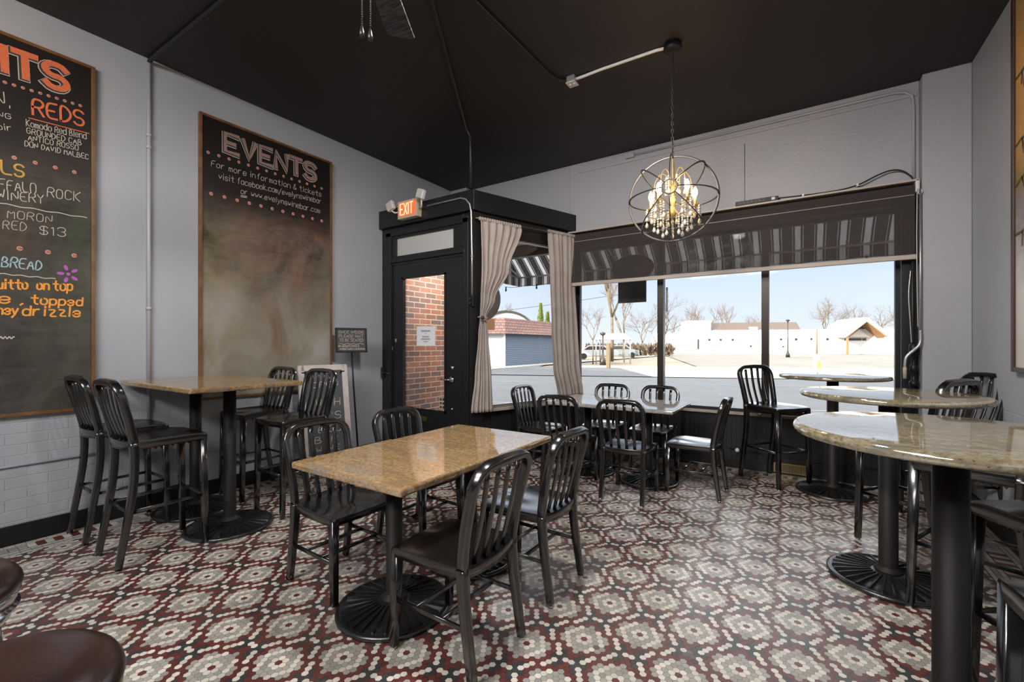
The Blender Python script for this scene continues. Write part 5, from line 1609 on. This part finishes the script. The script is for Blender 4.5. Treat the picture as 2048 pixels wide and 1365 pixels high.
# ---- low blue building on the left with a shingled mansard
bb = empty('blue_building', (-16.9, 24.8, GZ), 0, 'low blue clapboard building with brown shingled mansard seen past the curtain', 'building')
c0_ = Vector((-16.9, 24.8, 0)); c1_ = Vector((-17.0, 37, 0)); c2_ = c0_ + Vector((-.80, -.60, 0))*7
mb = MB()
def quadw(mb, a, b, z0, z1, mi=0): mb.add([(a.x, a.y, z0), (b.x, b.y, z0), (b.x, b.y, z1), (a.x, a.y, z1)], [(0, 1, 2, 3)], mi)
def clap(mb, a, b, nrm, z0, z1, step, mi):
    z = z0
    while z < z1:
        t = min(step, z1-z); o = nrm*.02
        mb.add([(a.x+o.x, a.y+o.y, z), (b.x+o.x, b.y+o.y, z), (b.x, b.y, z+t), (a.x, a.y, z+t), (a.x, a.y, z), (b.x, b.y, z)], [(0, 1, 2, 3), (0, 4, 5, 1)], mi); z += step
clap(mb, c0_, c1_, Vector((1, 0, 0)), GZ, 2.2, .13, 0)
clap(mb, c2_, c0_, Vector((.60, -.80, 0)), GZ, 2.2, .13, 1)
mb.build('wall', [M['sidingblue'], M['sidingwhite']], bb, world=True)
mb = MB(); mb.obox(c0_ + Vector((0, 0, 1.02)), (.09, 0, 0), (0, .09, 0), (0, 0, 1.17)); mb.build('corner_trim', M['stucco'], bb, world=True)
mb = MB()
o1 = Vector((.35, -.30, 0)); in_ = Vector((-.55, .75, 0))
A, B, C2 = c0_+o1, c1_+Vector((.35, 0, 0)), c2_+Vector((.2, -.3, 0))
mb.add([(A.x, A.y, 2.10), (B.x, B.y, 2.10), (B.x-.8, B.y, 3.2), (A.x+in_.x, A.y+in_.y, 3.2)], [(0, 1, 2, 3)])
mb.add([(C2.x, C2.y, 2.10), (A.x, A.y, 2.10), (A.x+in_.x, A.y+in_.y, 3.2), (C2.x+in_.x, C2.y+in_.y, 3.2)], [(0, 1, 2, 3)])
mb.add([(A.x, A.y, 2.10), (B.x, B.y, 2.10), (c1_.x, c1_.y, 2.10), (c0_.x, c0_.y, 2.10)], [(3, 2, 1, 0)])
mb.add([(A.x+in_.x, A.y+in_.y, 3.2), (B.x-.8, B.y, 3.2), (B.x-5.5, B.y, 3.2), (C2.x+in_.x, C2.y+in_.y, 3.2)], [(0, 1, 2, 3)])
mb.build('mansard_roof', M['shingle'], bb, world=True)
qh = empty('quonset_building', (-29.0, 43.2, GZ), 0, 'grey arched-roof building showing behind the shingled mansard', 'building')
mb = MB(); qc = Vector((-29.0, 43.2, 1.0)); qd = Vector((-.55, .83, 0)).normalized(); qs = Vector((qd.y, -qd.x, 0))
def qarch(r, dd, n=24): return [qc + qs*(r*math.cos(math.pi*i/n)) + qd*dd + Vector((0, 0, r*1.03*math.sin(math.pi*i/n))) for i in range(n+1)]
a0, a1 = qarch(4.25, 0), qarch(4.25, 14)
mb.add([tuple(p) for p in a0+a1], [(i, i+1, 26+i, 25+i) for i in range(24)], 0, True); mb.build('roof', M['conduit_grey'], qh, world=True)
mb = MB(); f0 = [tuple(p) for p in qarch(3.98, .3)] + [tuple(qc+qs*-3.98+qd*.3-Vector((0, 0, 1.15))), tuple(qc+qs*3.98+qd*.3-Vector((0, 0, 1.15)))]
mb.add(f0, [list(range(len(f0)))]); mb.build('end_wall', M['conduit_grey'], qh, world=True)

# ---- trees
def branch(mb, tw, p, d, L, r, depth, rg, spread, lean=None):
    segs = 3
    pts = [p]; q = Vector(p); dd = Vector(d)
    for k in range(segs):
        dd = (dd + Vector((rg.uniform(-1, 1), rg.uniform(-1, 1), rg.uniform(-.3, .7)))*.16).normalized()
        q = q + dd*(L/segs); pts.append(tuple(q))
    tgt = mb if depth >= 3 else tw
    tgt.tube(pts, r, 5 if depth > 1 else 3, scale=[1, .86, .74, .62])
    if depth <= 0: return
    nb_ = rg.choice((3, 3, 4)) if depth < 4 else rg.choice((2, 3))
    for k in range(nb_):
        a = rg.uniform(0, 6.28); s_ = spread*rg.uniform(.6, 1.3)
        side = dd.orthogonal().normalized(); side = (side*math.cos(a) + dd.cross(side)*math.sin(a))
        nd = (dd + side*s_ + Vector((0, 0, .12))).normalized()
        at_ = Vector(pts[-1]) if k < 2 else Vector(pts[rg.choice((1, 2))])
        branch(mb, tw, tuple(at_), nd, L*rg.uniform(.62, .85), r*.62, depth-1, rg, spread)
def bare_tree(label, t, d, h, r, seed, depth=5, spread=.62, lift=.3, zb=GZ):
    rg = random.Random(seed)
    b = st(t, d, zb)
    r *= .62
    root = empty('bare_tree', b, 0, label, 'tree', 'leafless trees across the street')
    mb, tw = MB(), MB()
    top = Vector(b) + Vector((0, 0, h*lift))
    mb.tube([b, (b[0]+r*.3, b[1], zb+h*lift*.5), tuple(top)], r, 8, scale=[1.15, .95, .85])
    for k in range(3):
        a = rg.uniform(0, 6.28)
        dr = Vector((math.cos(a)*spread*.8, math.sin(a)*spread*.8, 1)).normalized()
        branch(mb, tw, tuple(top), dr, h*(1-lift)*.34, r*.70, depth-1, rg, spread)
    mb.build('trunk', M['bark'], root, world=True)
    tw.build('branches', M['twig'], root, world=True)
    return root
def td(u, d):      # street coordinates of a sight line, used for the far background only
    xr = (u-1024)/882.6; k = d/(.981+.196*xr)
    return k*(-.196+.981*xr)
bare_tree('tall bare tree with thick pale trunk behind the dark hanging sign', td(1224, 40), 40, 11.5, .24, 11, 6, .45, .34)
bare_tree('bare tree with twin upright trunks right of the thick pale trunk', td(1247, 50), 50, 9.0, .18, 12, 6, .50, .22)
bare_tree('small bare tree near the left edge of the main window', td(1186, 34), 34, 4.6, .08, 13, 5, .60, .40)
bare_tree('wide spreading bare tree behind the left mullion', td(1318, 55), 55, 7.5, .18, 14, 6, .85, .18)
bare_tree('bare tree left of the plaza sign tower', td(1365, 104), 104, 10.0, .22, 15, 5, .8, .2)
bare_tree('bare tree rising above the plaza sign tower', td(1408, 120), 120, 13.5, .25, 16, 5, .75, .3)
bare_tree('slim bare tree behind the left end of the brown roof', td(1452, 105), 105, 10.5, .18, 17, 5, .45, .3)
bare_tree('small bare tree behind the brown roof, left of the right mullion', td(1512, 105), 105, 8.6, .18, 18, 5, .7, .3)
bare_tree('broad bare tree over the white wall, left of the porch gable', td(1652, 98), 98, 11.0, .26, 19, 6, .85, .28)
bare_tree('bare tree just behind the left slope of the porch gable', td(1705, 118), 118, 11.0, .2, 20, 5, .75, .3)
bare_tree('bare tree behind the right slope of the porch gable', td(1752, 112), 112, 10.6, .22, 21, 5, .8, .3)
bare_tree('bare tree at the right edge of the window behind the white wall', td(1790, 100), 100, 9.4, .22, 22, 5, .8, .3)
bare_tree('bare tree beyond the arched grey roof', td(1003, 82), 82, 9.6, .18, 23, 5, .75, .3)
bare_tree('faint bare tree between the small tree and the spreading one', td(1285, 75), 75, 7.2, .16, 24, 5, .8, .25)

def conifer(label, p, h, r, seed):
    rg = random.Random(seed)
    root = empty('evergreen_tree', p, 0, label, 'tree', 'pointed evergreens')
    mb = MB()
    for k in range(420):
        t = rg.random()**.8; a = rg.uniform(0, 6.28); rr_ = r*(1-t)*rg.uniform(.55, 1.05) + .05
        c = Vector((p[0]+rr_*math.cos(a), p[1]+rr_*math.sin(a), p[2]+.4+(h-.4)*t))
        o = Vector((math.cos(a)*.14, math.sin(a)*.14, .30)); w = Vector((-math.sin(a), math.cos(a), 0))*.10
        mb.add([tuple(c-w), tuple(c+w), tuple(c+o)], [(0, 1, 2)])
    mb.build('foliage', M['conifer'], root, world=True)
    MB().tube([p, (p[0], p[1], p[2]+h*.9)], r*.14, 6, scale=[1, .2]).build('trunk', M['bark'], root, world=True)
M['conifer'] = mat('yellow_green_needles', (.12, .165, .02), .8, noise=(3, 4, (.19, .24, .035), .35, .7))
conifer('taller yellow-green evergreen behind the shingled mansard', (-23.9, 42.3, GZ), 5.9, .85, 1)
conifer('shorter yellow-green evergreen beside the loose curtain', (-24.3, 44.6, GZ), 5.1, .85, 2)

# ---- small things across the street
bo = empty('bollard', st(13.25, 30.7), 0, 'stubby white bollard with a yellow corner in front of the parking lot', 'bollard')
bp_ = st(13.25, 30.7)
MB().lathe([(.0001, GZ), (.18, GZ), (.18, GZ+.82), (.16, GZ+.88), (.0001, GZ+.90)], 20, (bp_[0], bp_[1], 0)).build('post', M['stucco'], bo, world=True)
mb = MB()
for i in range(6):
    a0_, a1_ = [math.radians(-95 + 22*j) for j in (i, i+1)]
    mb.add([(bp_[0]+.187*math.cos(a0_), bp_[1]+.187*math.sin(a0_), GZ), (bp_[0]+.187*math.cos(a1_), bp_[1]+.187*math.sin(a1_), GZ), (bp_[0]+.187*math.cos(a1_), bp_[1]+.187*math.sin(a1_), GZ+.5), (bp_[0]+.187*math.cos(a0_), bp_[1]+.187*math.sin(a0_), GZ+.5)], [(0, 1, 2, 3)])
mb.build('yellow_band', M['yellow'], bo, world=True)
def lamp_post(label, u, d, h):
    p = st(td(u, d), d)
    r = empty('street_lamp', p, 0, label, 'street lamp')
    MB().tube([p, (p[0], p[1], GZ+h)], .06, 8).build('pole', M['bronze'], r, world=True)
    MB().lathe([(.0001, GZ), (.24, GZ), (.20, GZ+.3), (.07, GZ+.9), (.0001, GZ+.9)], 12, (p[0], p[1], 0)).build('base', M['bronze'], r, world=True)
    MB().lathe([(.0001, GZ+h-.05), (.18, GZ+h), (.22, GZ+h+.15), (.0001, GZ+h+.25)], 12, (p[0], p[1], 0)).build('lamp_head', M['bronze'], r, world=True)
lamp_post('dark lamp post in front of the brown roof right of the mullion', 1576, 58, 4.3)
lamp_post('slim lamp post behind the wooden bollard on the left', 1206, 33, 2.2)
up = empty('utility_post', st(td(1634, 50), 50), 0, 'thin brown post in the parking lot above the white bollard', 'post')
q = st(td(1634, 50), 50); MB().tube([q, (q[0], q[1], 2.9)], .07, 8).build('pole', M['postwood'], up, world=True)
wp = empty('wooden_bollard', st(td(1217, 28.5), 28.5), 0, 'weathered wooden post at the far curb beneath the bare trees', 'post')
q = st(td(1217, 28.5), 28.5); MB().box(q[0]-.11, q[0]+.11, q[1]-.11, q[1]+.11, GZ, 1.45).build('post', M['postwood'], wp, world=True, bevel=.02)
cp = empty('white_canopy', st(td(1222, 36), 36), 0, 'white flat-roofed shelter on posts under the bare trees', 'shelter')
t0_, t1_ = td(1190, 36), td(1262, 36)
mb = MB()
mb.add([st(t0_, 35, 1.75), st(t1_, 35, 1.75), st(t1_-.3, 38.5, 1.75), st(t0_+.3, 38.5, 1.75), st(t0_+.5, 36.2, 2.25), st(t1_-.5, 36.2, 2.25), st(t1_-.6, 37.6, 2.25), st(t0_+.6, 37.6, 2.25)],
       [(0, 3, 2, 1), (4, 5, 6, 7), (0, 1, 5, 4), (1, 2, 6, 5), (2, 3, 7, 6), (3, 0, 4, 7)])
mb.build('roof', M['stucco'], cp, world=True)
for tt, dd in ((t0_+.1, 35.2), (t1_-.1, 35.2), (t0_+.4, 38.2), (t1_-.4, 38.2)):
    MB().tube([st(tt, dd), st(tt, dd, 1.8)], .05, 6).build('post', M['galv'], cp, world=True)
def car(label, t, d, col):
    r = empty('parked_car', st(t, d), 0, label, 'car', 'cars parked across the street')
    mb = MB()
    prof = [(-2.1, .35), (-2.1, .75), (-1.5, .95), (-.9, 1.40), (.7, 1.42), (1.3, .98), (2.05, .85), (2.1, .35)]
    v = [st(t+x, d+s_*.85, GZ+z) for s_ in (-1, 1) for x, z in prof]; n = len(prof)
    mb.add(v, [list(range(n)), list(range(n, 2*n))[::-1]] + [(i, n+i, n+(i+1) % n, (i+1) % n) for i in range(n)])
    mb.build('body', col, r, world=True, bevel=.05)
    mb = MB()
    mb.add([st(t+x, d-.862, GZ+z) for x, z in ((-1.3, .98), (-.85, 1.33), (.6, 1.34), (1.05, 1.0))], [(0, 1, 2, 3)])
    mb.build('side_window', M['darkglass'], r, world=True)
    for x in (-1.35, 1.3):
        w = MB(); c = st(t+x, d-.80, GZ+.32); n_ = 16
        pr = [(Vector(c) + TV*(.32*math.cos(6.283*i/n_)) + Vector((0, 0, .32*math.sin(6.283*i/n_)))) for i in range(n_)]
        w.add([tuple(p - NV*.10) for p in pr] + [tuple(p + NV*.10) for p in pr], [list(range(n_)), list(range(n_, 2*n_))[::-1]] + [(i, n_+i, n_+(i+1) % n_, (i+1) % n_) for i in range(n_)])
        w.build('wheel', M['plastic'], r, world=True)
car('pale parked car under the white shelter', td(1195, 46), 46, mat('silver_car_paint', (.45, .47, .48), .35))
car('grey parked car right of the white shelter', td(1240, 52), 52, mat('grey_car_paint', (.20, .22, .23), .35))
hg = MB(); rg = random.Random(8)
for k in range(900):
    t = rg.uniform(td(1172, 62), td(1345, 62)); d = 62 + rg.uniform(-1.5, 1.5); z = GZ + rg.random()*1.3
    a = rg.uniform(0, 6.28); c = Vector(st(t, d, z)); w = Vector((math.cos(a), math.sin(a), 0))*.22
    hg.add([tuple(c-w), tuple(c+w), tuple(c+Vector((rg.uniform(-.2, .2), rg.uniform(-.2, .2), .55)))], [(0, 1, 2)])
ho = hg.build('brush', mat('dry_brush', (.15, .10, .065), .9, noise=(2, 4, (.09, .08, .055), .35, .7)), origin=st(td(1260, 62), 62))
tag(ho, 'strip of dry brown brush under the bare trees', 'brush', kind='stuff')
pw = empty('power_line', st(td(1000, 50), 50, 6), 0, 'thin power line crossing the sky above the arched roof', 'wire')
MB().tube([st(-30, 64, 4.9), st(-14, 64, 6.4), st(-5, 64, 7.4), st(6, 64, 8.9)], .03, 5).build('cable', M['plastic'], pw, world=True)
